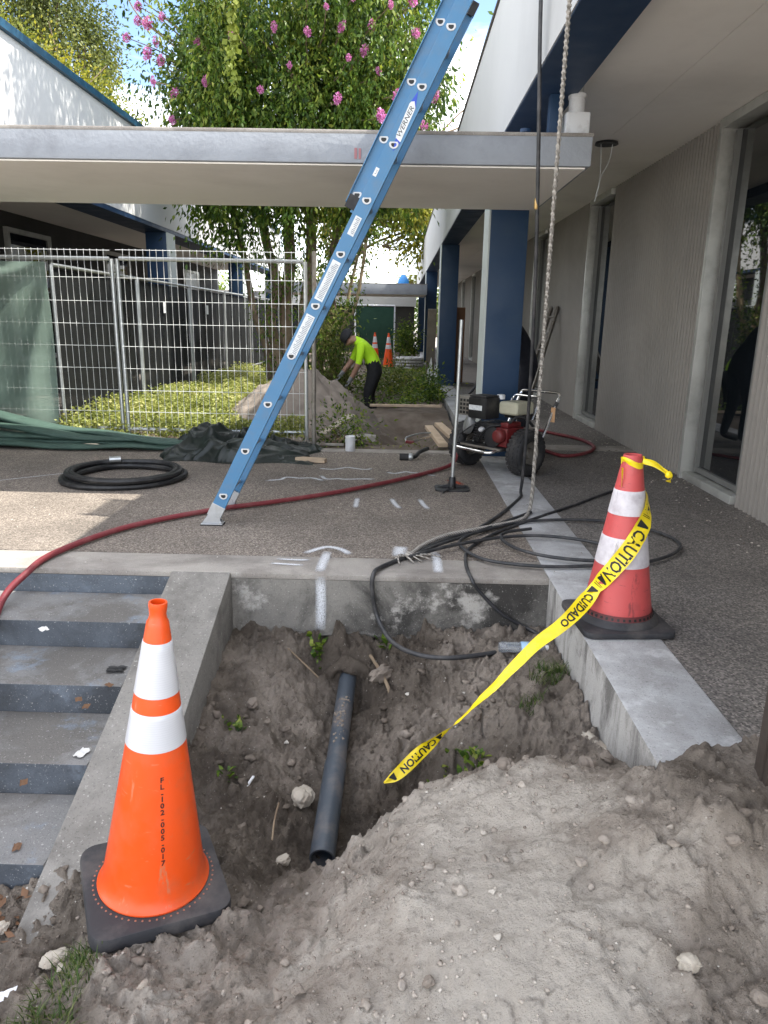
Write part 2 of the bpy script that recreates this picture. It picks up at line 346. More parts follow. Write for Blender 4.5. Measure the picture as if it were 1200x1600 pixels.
M['leaf_cover'] = leafmat('ground cover leaves', [(0, (.1, .13, .03)), (.5, (.31, .34, .085)), (1, (.56, .52, .22))])
M['grass'] = leafmat('grass blades', [(0, (.03, .06, .012)), (.6, (.075, .13, .025)), (1, (.2, .2, .08))])
M['petal'] = leafmat('pink blossom', [(0, (.45, .1, .3)), (.5, (.65, .2, .48)), (1, (.75, .38, .66))], .3)
def screen(name, c, op):
    t = NT(name); t.col(t.mix(tuple(x * .7 for x in c), tuple(x * 1.2 for x in c), t.noise(5, 5))).set(.75, 0, .2)
    tr = t.n('ShaderNodeBsdfTransparent'); mx = t.n('ShaderNodeMixShader')
    t.l(t.ramp(t.noise(3.5, 5), [(.3, op - .07), (.7, op + .07)]), mx.inputs[0]); t.l(tr.outputs[0], mx.inputs[1]); t.l(t.b.outputs[0], mx.inputs[2]); t.l(mx.outputs[0], t.out.inputs['Surface']); return t.m
M['screen'] = screen('green shade cloth', (.22, .3, .25), .74)
M['screen_dark'] = screen('dark fence screen', (.007, .008, .008), .93)
M['tarp'] = simple('dark green tarp', (.009, .015, .013), .42, .3, 6, dirt=(.06, .08, .07), dsc=5, damt=.35, bump=.3, bsc=25)
M['tarp_light'] = simple('folded green shade cloth', (.05, .095, .075), .65, .25, 5, dirt=(.02, .035, .03), dsc=4, damt=.5)
t = NT('bottle film'); t.col((.8, .85, .9)).set(.1, 0, .5); t.b.inputs['Transmission Weight'].default_value = .85; M['bottle'] = t.m
M['blue_plastic'] = simple('blue sheet', (.05, .3, .75), .5, .1)
def spray(name, c):
    t = NT(name); t.col(c).set(.85, 0, .2); tr = t.n('ShaderNodeBsdfTransparent'); mx = t.n('ShaderNodeMixShader')
    a = t.math('MULTIPLY', t.math('MULTIPLY', t.attr('cover'), .85), t.ramp(t.noise(130, 4, .8), [(.34, 0.0), (.5, 1.0)]))
    t.l(a, mx.inputs[0]); t.l(tr.outputs[0], mx.inputs[1]); t.l(t.b.outputs[0], mx.inputs[2]); t.l(mx.outputs[0], t.out.inputs['Surface']); return t.m
M['spray'] = spray('white spray paint', (.78, .8, .83)); M['spray_red'] = spray('red spray paint', (.55, .09, .04))
# dirt: the attribute 'dry' separates pale dry sand from dark moist soil
t = NT('dug dirt'); n1 = t.noise(7, 9, .68); d = t.math('ADD', t.attr('dry'), t.math('MULTIPLY', t.math('SUBTRACT', n1, .5), .9))
c = t.ramp(d, [(.1, (.12, .099, .08)), (.38, (.245, .208, .172)), (.62, (.37, .318, .268)), (.95, (.55, .495, .43))])
c = t.mix(c, (.07, .055, .043), t.ramp(t.noise(45, 7, .72), [(.55, 0.0), (.7, .55)]))
c = t.mix(c, (.56, .52, .46), t.ramp(t.noise(95, 3, .6), [(.66, 0.0), (.73, .6)]))
t.col(c).set(.95, 0, .15); t.bump(t.math('ADD', t.noise(70, 8, .75), t.math('MULTIPLY', t.noise(24, 7, .7), 2.2)), 1.0, .016); M['dirt'] = t.m
t = NT('dirt clods'); c = t.ramp(t.attr('tint'), [(0, (.1, .082, .066)), (.45, (.23, .193, .16)), (.85, (.45, .4, .345)), (1, (.6, .56, .5))])
t.col(t.mix(c, (.07, .055, .045), t.ramp(t.noise(60, 6, .7), [(.5, 0.0), (.7, .5)]))).set(.95, 0, .15); t.bump(t.noise(110, 5, .7), .6, .006); M['clod'] = t.m
M['soil'] = simple('dark courtyard soil', (.1, .075, .055), .95, .35, 5, dirt=(.2, .165, .135), dsc=2.2, damt=.7, bump=.8, bsc=22)
M['pile'] = simple('grey sand pile', (.21, .178, .15), .95, .3, 6, dirt=(.11, .09, .075), dsc=3, damt=.7, bump=1.0, bsc=26)
M['bounce_slab'] = simple('pale forecourt concrete', (.5, .48, .44), .9, .15, .8)
M['ground'] = simple('far ground', (.34, .31, .27), .95, .3, .6)

# ================================================================== the setting
def struct(o): return tag(o, kind='structure')
struct(MB().add([(-400, -400, -1.0), (400, -400, -1.0), (400, 600, -1.0), (-400, 600, -1.0)], [(0, 1, 2, 3)]).build('ground', M['ground']))
def far_field():
    struct(MB().box(-45, 45, -45, -1.95, -.9, -.62).build('bounce_slab', M['bounce_slab']))  # unseen pale slab behind the camera, added to bounce sunlight
    struct(MB().box(-60, 60, 30.0, 120, -.9, -.06).build('far_lot', M['ground']))
far_field()
struct(MB().box(-7, .757, 3.6, 6.7, -.14, 0).build('plaza', M['plaza']))
struct(MB().box(-7, .757, 3.33, 3.597, -.03, 0.0).build('paving_band', M['band'], bevel=.006))
struct(MB().box(-7, .757, 6.702, 6.86, -.2, .006).build('paving_border', M['band'], bevel=.006))
struct(MB().box(1.065, 2.7, 1.78, 7.05, -.14, 0).build('walkway', M['walk']))
struct(MB().box(1.065, 2.7, 7.052, 7.36, -.14, .003).build('walkway_band', M['band']))
struct(MB().box(1.065, 2.7, 7.362, 36, -.14, 0).build('far_walkway', M['walk']))
kb = MB(); kb.box(.757, 1.063, 1.70, 40, -.9, .004); kb_o = kb.build('kerb', [M['kerbwall'], M['kerb']], bevel=.008)
for p in kb_o.data.polygons:
    if p.normal.z > .7: p.material_index = 1
struct(kb_o)
# retaining wall between the stair cheek and the kerb, its footing open above the buried pipe
rw = thing('retaining_wall', (0, 3.45, -.2), 'low stained concrete retaining wall with a crumbled lower edge above the dug pit', 'wall')
xs = np.linspace(-.789, .756, 60); b = MB(); V = []; F = []
for i, x in enumerate(xs):
    zb = -.335 + .012 * math.sin(9 * x) + .01 * random.uniform(-1, 1)
    if -.42 < x < .05: zb += .03 * math.sin((x + .42) / .47 * math.pi)
    for (y, z) in ((3.334, -.031), (3.334, zb), (3.6, zb), (3.6, -.031)): V.append((x, y - 3.45, z + .2))
for i in range(len(xs) - 1):
    for k in range(4): F.append((i * 4 + k, i * 4 + (k + 1) % 4, i * 4 + 4 + (k + 1) % 4, i * 4 + 4 + k))
F += [(0, 1, 2, 3), tuple(reversed([len(V) - 4 + k for k in range(4)]))]
b.add(V, F).build('wall_face', M['wallface'], rw)
b = MB(); P = []
for x in np.linspace(-.76, .74, 70): P.append((x, 3.332 - 3.45 + random.uniform(-.004, .006), -.328 + .2 + .012 * math.sin(9 * x) + random.uniform(-.006, .006) + (.03 * math.sin((x + .42) / .47 * math.pi) if -.42 < x < .05 else 0)))
b.tube(P, [random.uniform(.004, .013) for _ in P], 6).build('mortar_lip', M['wallface'], rw, smooth=True)
# stairs with a sloping cheek wall
st = thing('concrete_stairs', (-3, 2.6, -.6), 'five worn concrete steps with peeling blue-grey painted risers and a sloping cheek wall', 'stairs')
for i in range(5):
    b = MB(); y1 = 3.33 - .355 * (i - 1) if i else 3.597; y0 = 3.33 - .355 * i + (.002 if i == 0 else 0)
    b.box(-7 + 3, -1.081 + 3, y0 - 2.6, y1 - 2.6 - .0, -1.0 + .6, (-.12 * i if i else -.031) + .6)
    o = b.build('step', [M['step'], M['riser']], st, bevel=.012 if i else 0)
    for p in o.data.polygons:
        if p.normal.y < -.5: p.material_index = 1
sl = .338
b = MB(); b.prism([(3.597 - 2.6, -.002 + .6), (3.33 - 2.6, -.002 + .6), (1.3 - 2.6, -.002 - sl * 2.03 + .6), (1.3 - 2.6, -.6), (3.597 - 2.6, -.6)], -1.08 + 3, -.79 + 3, 'yz')
b.build('cheek_wall', M['stringer'], st, bevel=.008)

# ------------------------------------------------------------------ dug dirt in the foreground
CP = np.array([  # x, y, z, dryness
 (-.78, 3.33, -.29, .35), (-.5, 3.33, -.3, .3), (-.34, 3.33, -.33, .2), (-.2, 3.33, -.34, .1), (-.2, 3.25, -.355, .1), (-.2, 3.21, -.40, .05), (-.2, 3.13, -.62, .05), (-.06, 3.33, -.34, .15), (-.05, 3.2, -.40, .15), (-.36, 3.2, -.40, .15), (-.05, 3.1, -.45, .2), (-.36, 3.1, -.46, .2), (.1, 3.33, -.33, .3), (.4, 3.33, -.29, .4), (.75, 3.33, -.27, .4),
 (-.2, 3.6, -.58, .1), (-.5, 3.6, -.32, .1), (.15, 3.6, -.32, .1), (.75, 3.6, -.3, .3), (-.8, 3.6, -.3, .3), (-.2, 4.2, -.6, .1), (.7, 4.2, -.4, .1), (-.8, 4.2, -.4, .1),
 (-.78, 2.95, -.36, .4), (-.5, 2.95, -.47, .25), (-.32, 2.95, -.55, .2), (-.2, 2.95, -.6, .15), (-.05, 2.95, -.54, .2), (.2, 2.95, -.41, .35), (.45, 2.95, -.31, .4), (.75, 2.95, -.25, .45),
 (-.78, 2.5, -.5, .35), (-.5, 2.5, -.58, .3), (-.35, 2.5, -.62, .3), (-.2, 2.5, -.66, .2), (0, 2.5, -.6, .25), (.25, 2.5, -.5, .25), (.5, 2.5, -.33, .35), (.75, 2.4, -.25, .45),
 (.32, 2.27, -.47, .3), (.14, 2.24, -.55, .3), (.0, 2.22, -.6, .3), (.75, 2.1, -.2, .55), (.5, 2.2, -.3, .5),
 (-.75, 2.1, -.52, .4), (-.5, 2.1, -.6, .35), (-.22, 2.12, -.68, .3), (-.14, 2.06, -.56, .6), (-.03, 2.06, -.40, .7), (.12, 2.06, -.275, .8), (.3, 2.06, -.195, .85), (.5, 2.02, -.15, .85), (.68, 1.94, -.12, .7),
 (-.7, 1.75, -.45, .45), (-.55, 1.9, -.49, .4), (-.42, 1.75, -.49, .4), (-.3, 1.8, -.52, .5), (-.15, 1.75, -.38, .75), (.05, 1.75, -.235, .85), (.25, 1.75, -.165, .9), (.5, 1.72, -.13, .95), (.68, 1.8, -.04, .75), (.75, 1.72, .01, .6), (.8, 1.74, .02, .55), (1.06, 1.8, .03, .5), (1.2, 1.82, .02, .5), (.6, 1.64, -.07, .85), (.78, 1.6, -.02, .65), (.92, 1.74, .05, .5), (1.06, 1.92, .0, .55), (.95, 1.6, -.0, .5), (1.2, 1.7, .0, .5), (1.3, 1.95, -.02, .5), (1.0, 1.68, .035, .5),
 (-.95, 1.55, -.55, .45), (-.65, 1.5, -.45, .55), (-.4, 1.5, -.43, .65), (-.1, 1.45, -.32, .9), (.15, 1.48, -.18, .95), (.45, 1.45, -.13, .95), (.75, 1.42, -.15, .75), (.95, 1.4, -.2, .5), (1.25, 1.35, -.24, .45),
 (-1.2, 1.2, -.56, .4), (-.85, 1.3, -.47, .5), (-.45, 1.25, -.42, .8), (-.1, 1.2, -.3, .95), (.15, 1.2, -.23, 1), (.45, 1.15, -.2, 1), (.75, 1.15, -.23, .75), (1.1, 1.1, -.28, .5),
 (-1.2, .8, -.56, .5), (-.4, .8, -.46, .8), (.3, .8, -.36, .9), (1.0, .8, -.4, .6), (-1.2, 0, -.6, .6), (0, 0, -.55, .7), (1.2, 0, -.55, .6), (-1.4, 1.8, -.62, .4), (-2.2, 1.7, -.62, .4), (-3, 0, -.6, .5), (3, 0, -.55, .5), (2.2, 1.4, -.4, .5)])
def tps(P, val):
    d = np.linalg.norm(P[:, None] - P[None], axis=2); K = np.where(d > 0, d * d * np.log(d + 1e-12), 0) + np.eye(len(P)) * 2e-3
    A = np.block([[K, np.c_[np.ones(len(P)), P]], [np.c_[np.ones(len(P)), P].T, np.zeros((3, 3))]])
    w = np.linalg.solve(A, np.r_[val, 0, 0, 0])
    def f(x, y):
        s = np.zeros(x.shape); 
        for (px, py), wi in zip(P, w[:-3]):
            d2 = (x - px) ** 2 + (y - py) ** 2; s += wi * .5 * d2 * np.log(d2 + 1e-12)
        return s + w[-3] + w[-2] * x + w[-1] * y
    return f
f_z = tps(CP[:, :2], CP[:, 2]); f_d = tps(CP[:, :2], CP[:, 3])
def dirt_h(x, y):
    z = f_z(x, y); dry = f_d(x, y)
    wet = np.clip(1 - dry, 0, 1)
    wx = x + .03 * fbm(x, y, 9, 2, 101); wy = y + .03 * fbm(x, y, 9, 2, 103)
    n = fbm(x, y, 4.0, 3, 1) * .045 + fbm(wx, wy, 12, 4, 5, .6) * (.014 + .036 * wet) + fbm(x, y, 45, 3, 9) * (.005 + .012 * wet) + fbm(x, y, 120, 2, 13) * .004
    # crumbly lumps of three sizes, thickest in the moist soil
    slick = np.exp(-(((x - .3 + .12 * (y - 1.5)) / .2) ** 2)) * np.clip((2.0 - y) / .25, 0, 1)      # the smooth sandy chute down the middle of the mound
    n = n * (1 - .55 * slick)
    rough = np.clip(wet * 1.2 + .9 * fbm(x, y, 3.1, 3, 33) + .35, .0, 1.3) * (1 - .85 * slick)
    for sc_, am, sd_ in ((9, .04, 60), (16, .036, 61), (34, .022, 63), (75, .01, 65)):
        f1, f2, q = worley(wx, wy, sc_, sd_); n = n + am * rough * np.clip(.62 - f1, 0, 1) * np.where(q > .35, q * 1.6, 0)
    # rills and shallow slides running down the mound
    al = -.82 * x - .57 * y; ac = .57 * x - .82 * y
    rill = fbm(ac + .05 * fbm(x, y, 6, 2, 23), al * .18, 9.0, 3, 21); n = n - .03 * np.clip(.12 - np.abs(rill), 0, 1) / .12 * np.clip(dry - .45, 0, .6) / .6 * np.clip(fbm(x, y, 2.3, 2, 25) + .45, 0, 1)
    n = n + (.022 + .035 * np.clip((.2 - x) * 3, 0, 1)) * fbm(ac, al * .25, 5.0, 3, 27) * np.clip(dry - .4, 0, 1) * (1 - .7 * slick)
    # drying cracks that cut plates out of the crust
    f1, f2, q = worley(wx, wy, 11, 71); n = n - .026 * np.clip(.08 - (f2 - f1), 0, 1) / .08 * np.clip(fbm(x, y, 2.6, 3, 43) * 2.6 - .1, 0, 1) + .03 * (q - .5) * np.clip(fbm(x, y, 2.1, 3, 45) * 2.4 - .2, 0, 1)
    z = z + n
    hole = np.exp(-(((x + .2) / .1) ** 2)) * np.exp(-(((y - 3.1) / .1) ** 2)); z = z - .06 * hole
    z = np.where((x > .757) & (x < 1.09) & (y > 1.66) & (y < 2.1), np.maximum(z, .016 + .02 * (fbm(x, y, 30, 2, 121) + .5)), z)
    z = np.where((x > .757) & (y > 1.80 + .16 * np.clip((x - .8) / .3, 0, 1) + .05 * fbm(x, y, 11, 3, 111)), -.3, z); z = np.where((x < -.785) & (y > 2.05), np.minimum(z, -.338 * (3.33 - y) - .06), z)
    z = np.where((x < -1.08) & (y > 1.9), -.75, z); z = np.where((y > 3.5) & ((x < -.4) | (x > .02)), np.minimum(z, -.36), z)
    pp = np.clip((y - 2.1) / .05, 0, 1) * np.clip((3.16 - y) / .03, 0, 1) * np.exp(-(((x + .215) / .07) ** 2)); z = np.where(pp > .3, np.minimum(z, -.60 + (y - 2.15) * .12 - .0), z)
    return z, np.clip(dry + .22 * slick - .05 + .38 * fbm(x, y, 3, 4, 51) + .16 * fbm(.57 * x - .82 * y, (-.82 * x - .57 * y) * .2, 7, 3, 53) - .2 * np.clip(fbm(x, y, 6, 3, 55) * 2 - .35, 0, 1), 0, 1)
fx = np.concatenate([np.linspace(-3.6, -1.3, 40)[:-1], np.arange(-1.3, 1.36, .0062), np.linspace(1.36, 3.2, 30)])
fy = np.concatenate([np.linspace(-2.0, .95, 50)[:-1], np.arange(.95, 3.46, .0062), np.linspace(3.46, 4.2, 30)])
GX, GY = np.meshgrid(fx, fy); GZ, GD = dirt_h(GX, GY)
dirt = struct(grid_mesh('dug_dirt', fx, fy, GZ, M['dirt'], vattr={'dry': GD.ravel()}))
def ico(n=1):
    bm = bmesh.new(); bmesh.ops.create_icosphere(bm, subdivisions=n, radius=1.0)
    V = np.array([v.co[:] for v in bm.verts]); F = np.array([[v.index for v in f.verts] for f in bm.faces]); bm.free(); return V, F
IV1, IF1 = ico(1); IV2, IF2 = ico(2); IV4, IF4 = ico(4)
def dz(x, y): return float(dirt_h(np.array([x]), np.array([y]))[0][0])
def scatter_clods(n, smin, smax, seed, tint_off=0.0, pale=0.0):
    rg = np.random.default_rng(seed); x = rg.uniform(-1.25, 1.3, n * 3); y = rg.uniform(.95, 3.32, n * 3)
    keep = (fbm(x, y, 3.2, 3, seed) + rg.uniform(-.35, .35, n * 3) > .02)
    keep &= ~((x > .75) & (y > 1.75)) & ~((x < -.8) & (y > 2.0)) & ~((np.abs(x + .21) < .08) & (y > 2.1))
    x = x[keep][:n]; y = y[keep][:n]; n = len(x); z, d = dirt_h(x, y)
    s = smin * (smax / smin) ** (rg.random(n) ** 2.6)
    V0, F0 = (IV2, IF2) if smax > .02 else (IV1, IF1); a = rg.uniform(0, 6.28, n); ca, sa = np.cos(a), np.sin(a)
    J = V0[None] * (1 + rg.uniform(-.5, .35, (n, len(V0), 1))) * np.stack([rg.uniform(.8, 1.3, n), rg.uniform(.7, 1.1, n), rg.uniform(.5, .85, n)], 1)[:, None]
    X = J[..., 0] * ca[:, None] - J[..., 1] * sa[:, None]; Y = J[..., 0] * sa[:, None] + J[..., 1] * ca[:, None]
    V = np.stack([X * s[:, None] + x[:, None], Y * s[:, None] + y[:, None], J[..., 2] * s[:, None] + (z + s * .25)[:, None]], 2).reshape(-1, 3)
    F = (F0[None] + (np.arange(n) * len(V0))[:, None, None]).reshape(-1, 3)
    tint = np.clip(d * .8 + rg.normal(0, .1, n) + tint_off, 0, .9); tint = np.where(rg.random(n) < pale, 1.0, tint)
    return V, F, np.repeat(tint, len(F0))
for nm, args in (('dirt_crumbs', (8000, .0016, .0065, 61, 0, .015)), ('dirt_clods', (420, .006, .022, 62, -.03, .02)), ('gravel_chips', (260, .002, .006, 64, .2, .75))):
    V, F, ti = scatter_clods(*args); o = np_mesh(nm, V, F, M['clod'], dirt, smooth=False, fattr={'tint': ti}); tag(o, kind='stuff')

# ------------------------------------------------------------------ courtyard soil, trench and sand pile behind the plaza
cx = np.arange(-3.8, .758, .055); cy = np.concatenate([np.arange(6.87, 15, .055), np.linspace(15, 36, 120)])
CX, CY = np.meshgrid(cx, cy)
def court_h(x, y):
    z = -.03 + fbm(x, y, 1.3, 3, 3) * .05 + fbm(x, y, 7, 3, 8) * .02
    tr = np.exp(-(((x - .12 - .06 * (y - 8)) / .42) ** 2)) * np.clip((y - 7.25) / .4, 0, 1) * np.clip((10.0 - y) / .6, 0, 1); z = z - .3 * tr
    z = z - .38 * np.exp(-(((x + .5) / .5) ** 2 + ((y - 11.6) / .6) ** 2))
    return z
struct(grid_mesh('courtyard_soil', cx, cy, court_h(CX, CY), M['soil']))
px_ = np.arange(-2.3, .1, .03); py_ = np.arange(7.0, 11.2, .03); PX, PY = np.meshgrid(px_, py_)
def pile_h(x, y):
    r = np.sqrt(((x + 1.12) / np.where(x > -1.12, .95, 1.05)) ** 2 + ((y - 8.95) / np.where(y < 8.95, 1.55, 1.5)) ** 2)
    h = .68 * np.clip(1 - r, 0, 1) ** .85 + .12 * fbm(x, y, 3.0, 4, 77, .6) * np.clip(1.6 - r, 0, 1) + .035 * fbm(x, y, 14, 3, 79, .6) + .05 * np.clip(.6 - worley(x, y, 7, 81)[0], 0, 1)
    return court_h(x, y) + np.where(r < 1.12, h, -.1) - .02
o = grid_mesh('sand_pile', px_, py_, pile_h(PX, PY), M['pile'])
tag(o, 'grey-brown heap of excavated sand behind the metal fence panel, left of the worker', 'sand pile')

# ------------------------------------------------------------------ right-hand building
rb = thing('building', (5, 10, 0), 'single-storey building on the right with fluted grey wall panels, navy columns and white fascia', 'building')
rb_i = Matrix.Translation((-5, -10, 0))
def part(name, mb, mat, parent, **k):
    mb.V = [(x - 5, y - 10, z) for x, y, z in mb.V]; return mb.build(name, mat, parent, **k)
part('fascia', MB().box(.75, .9, -.6, 33.5, 2.562, 3.67), M['white_stucco'], rb)
part('coping', MB().box(.735, 1.05, -.61, 33.52, 3.671, 3.70), M['brown_rust'], rb)
part('eave_beam', MB().box(.757, 1.06, -.5, 33.4, 2.553, 2.78), M['navy_dark'], rb)
for (x0, x1) in ((1.0605, 1.664), (1.668, 2.6)): part('soffit_panel', MB().box(x0, x1, -.5, 33.4, 2.65, 2.70), M['soffit'], rb)
part('roof', MB().box(.9, 12, -.55, 33.45, 3.45, 3.6), M['ground'], rb)
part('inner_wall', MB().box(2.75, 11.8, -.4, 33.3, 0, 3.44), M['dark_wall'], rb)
PER = 3.7; W0, W1 = 4.9, 5.88
def flute_panel(y0, y1):
    b = MB(); n = int((y1 - y0) / .062); pts = [(2.46, y0)]
    p = (y1 - y0) / n
    for i in range(n):
        y = y0 + i * p; pts += [(2.37, y + .001), (2.37, y + p * .22), (2.332, y + p * .48), (2.332, y + p * .78)]
    pts += [(2.37, y1), (2.46, y1)]
    b.prism([(a, c) for a, c in pts], .0, 2.648, 'xy'); return b
pan0 = None
for k in range(-1, 8):
    y0 = W1 + PER * k; y1 = y0 + PER - (W1 - W0)
    if pan0 is None:
        pan0 = part('wall_panel', flute_panel(y0, y1), M['grey_panel'], rb, fix=True); k0 = k
    else:
        o = pan0.copy(); COL.objects.link(o); o.parent = rb; o.location = (0, PER * (k - k0), 0)
def rb_win():
    b = MB().box(2.305, 2.47, W1 - .052, W1 - .002, .0, 2.645).box(2.37, 2.47, W0 + .002, W0 + .05, 0, 2.645)
    b.box(2.325, 2.47, W0 + .0505, W1 - .0525, .0, .06).box(2.30, 2.47, W0 + .0505, W1 - .0525, 2.58, 2.645)
    return b
wn0 = None
for k in range(-1, 8):
    if wn0 is None:
        wn0 = part('window', rb_win(), M['frame'], rb, bevel=.004)
        g0 = part('glass', MB().box(2.425, 2.435, W0 + .063, W1 - .063, .071, 2.559), M['glass'], wn0)
        f0 = part('inner_frame', MB().box(2.39, 2.424, W1 - .13, W1 - .09, .071, 2.559).box(2.39, 2.424, W0 + .09, W0 + .13, .071, 2.559).box(2.40, 2.424, W0 + .131, W1 - .131, .071, .11), simple('grey inner frame', (.2, .2, .19), .5, .15, 6, metal=.3), wn0)
        wn0.location = (0, -1 * PER, 0)
    else:
        o = wn0.copy(); COL.objects.link(o); o.parent = rb; o.location = (0, PER * k, 0)
        for c in (g0, f0): q = c.copy(); COL.objects.link(q); q.parent = o
for y in (6.62, 14.1, 21.8, 29.4):
    part('column', MB().box(.766, 1.085, y, y + .42, .004, 2.552), M['navy'], rb, bevel=.004)
    part('column_lit_side', MB().box(.752, .765, y + .002, y + .40, .004, 2.551), M['lit_side'], rb)
# clad pier at the right edge with its bronze corner channel
pr = thing('clad_pier', (1.15, 1.5, -.3), 'pebble-clad pier with a dark bronze corner channel at the right picture edge', 'pier')
MB().box(-.132, .2, -.125, .25, -.3, 2.84).build('cladding', aggregate('pier pebbles', [(.3, .27, .22), (.5, .46, .39), (.4, .36, .3), (.22, .2, .17), (.58, .54, .47)], 170, gamt=.2), pr)
b = MB(); b.box(-.15, -.134, .20, .252, -.2, 2.84).box(-.15, -.105, .2525, .265, -.2, 2.84).box(-.156, -.1505, .218, .226, -.2, 2.84); b.build('corner_channel', M['brown_rust'], pr)

# ------------------------------------------------------------------ left-hand building
lb = thing('building', (-7, 12, 0), 'building on the left with white upper fascia, teal roof edge and dark shaded walls', 'building')
def lpart(name, mb, mat, parent=None, **k):
    mb.V = [(x + 7, y - 12, z) for x, y, z in mb.V]; return mb.build(name, mat, parent or lb, **k)
lpart('fascia', MB().box(-3.95, -3.75, 2.5, 24, 2.56, 3.74), M['white_stucco'])
lpart('roof_edge', MB().box(-4.1, -3.70, 2.4, 24.1, 3.742, 3.82), M['teal_trim'])
lpart('eave_beam', MB().box(-4.2, -3.757, 2.6, 23.9, 2.50, 2.75), M['navy_dark'])
lpart('soffit', MB().box(-6.0, -4.201, 2.6, 23.9, 2.62, 2.68), M['soffit'])
lpart('roof', MB().box(-14, -3.96, 2.5, 24, 3.5, 3.6), M['ground'])
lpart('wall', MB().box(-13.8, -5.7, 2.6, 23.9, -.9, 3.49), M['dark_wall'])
for y in (5.6, 12.35, 18.2, 23.2):
    lpart('column', MB().box(-4.1, -3.766, y, y + .45, -.2, 2.499), M['navy'], bevel=.004)
    lpart('column_lit_side', MB().box(-3.765, -3.752, y + .002, y + .44, -.2, 2.498), M['lit_side'])
for y in (8.6, 11.0, 14.6, 17.0, 20.0):
    w = lpart('window', MB().box(-5.70, -5.64, y, y + .07, .5, 2.4).box(-5.70, -5.64, y + 1.3, y + 1.37, .5, 2.4).box(-5.70, -5.64, y + .071, y + 1.299, 2.33, 2.4).box(-5.70, -5.64, y + .071, y + 1.299, .5, .57), M['frame'])
    lpart('pane', MB().box(-5.69, -5.67, y + .072, y + 1.298, .571, 2.329), M['plastic_white'] if y == 20.0 else M['glass'], w)
lpart('floor_slab', MB().box(-5.69, -3.8, 7.0, 23.9, -.2, -.0), M['walk'])
lw = MB().box(-5.3, -3.9, 21.2, 21.3, 0, 1.9); lpart('screen_board', lw, M['plastic_white'])

# ------------------------------------------------------------------ walkway canopies
def canopy(label, x0, x1, y0, y1, zb, zt, bev=.012):
    c = thing('walkway_canopy', ((x0 + x1) / 2, (y0 + y1) / 2, zb), label, 'canopy'); mx, my = (x0 + x1) / 2, (y0 + y1) / 2
    MB().box(x0 - mx, x1 - mx, y0 - my, y1 - my, .006, zt - zb).build('slab', M['canopy_face'], c, bevel=bev)
    MB().box(x0 - mx + .03, x1 - mx - .03, y0 - my + .025, y1 - my - .02, -.004, .0045).build('underside', M['soffit'], c)
    MB().box(x0 - mx - .004, x1 - mx + .004, y0 - my - .004, y0 - my + .05, zt - zb - .016, zt - zb + .006).build('lit_rim', M['band'], c, bevel=.006)  # pale strip: the sunlit top rim put into the colour
    return c
cn = canopy('flat concrete canopy slab crossing in front, its grey edge lit and cream underside shaded', -5.6, 1.14, 4.8, 6.55, 2.11, 2.295)
canopy('distant flat grey canopy across the far end of the courtyard', -3.6, .74, 20.3, 22.2, 1.86, 2.14)
# marks on the canopy edge
MB().box(-.02, -.004, -.003, .0, -.03, .03).box(.006, .02, -.003, 0, -.03, .028).build('red_mark', M['spray_red'] if False else simple('faded red mark', (.35, .16, .17), .8), cn).location = (-.27 + 2.23, -.8765, .06)
p = thing('roof_drain', (1.07, 5.0, 2.3), 'white roof drain fitting with a short pipe between canopy end and soffit', 'drain pipe')
MB().box(-.075, .075, -.07, .07, .012, .15).build('box', M['plastic_white'], p, bevel=.012)
MB().lathe([(.05, .151), (.05, .235), (.056, .235), (.056, .26), (.05, .261)], 20, None, True, True).build('collar', M['plastic_white'], p, smooth=True)
MB().lathe([(.036, .262), (.036, .348)], 20, None, True, True).build('pipe', M['galv'], p, smooth=True)
p = tag(MB().box(-.03, .03, -.04, .04, 0, .245).box(-.05, .05, -.06, .06, 0, .012).build('hanger_post', M['navy'], bevel=.003), 'short navy hanger post between the front canopy and the eave beam', 'post'); p.location = (.93, 5.0, 2.308)
p = tag(MB().lathe([(.03, 0), (.03, .07), (.036, .07), (.036, .09), (0.001, .095)], 16).build('vent_stub', M['navy'], smooth=True), 'short dark vent stub standing on top of the front canopy', 'vent'); p.location = (.78, 5.1, 2.296)
# soffit fixture with hanging wires
f = thing('open_ceiling_box', (1.683, 6.611, 2.65), 'open black electrical box on the soffit with loose wires hanging', 'electrical box')
MB().lathe([(.09, -.001), (.095, -.02), (.07, -.022), (.03, -.012)], 20, None, False, True).build('ring', M['black_metal'], f, smooth=True)
for (a, c) in ((.05, .0), (-.045, .012)):
    MB().tube(spline([(a, 0, -.015), (a * .7, c, -.14), (a * .2 - .02, .01, -.24), (-.03, 0, -.3)], 5), .003, 5).build('wire', M['wire'], f, smooth=True)
MB().tube(spline([(-.03, 0, -.3), (-.04, .01, -.38), (-.06, -.01, -.46)], 5), .005, 5).build('wire', M['wire'], f, smooth=True)

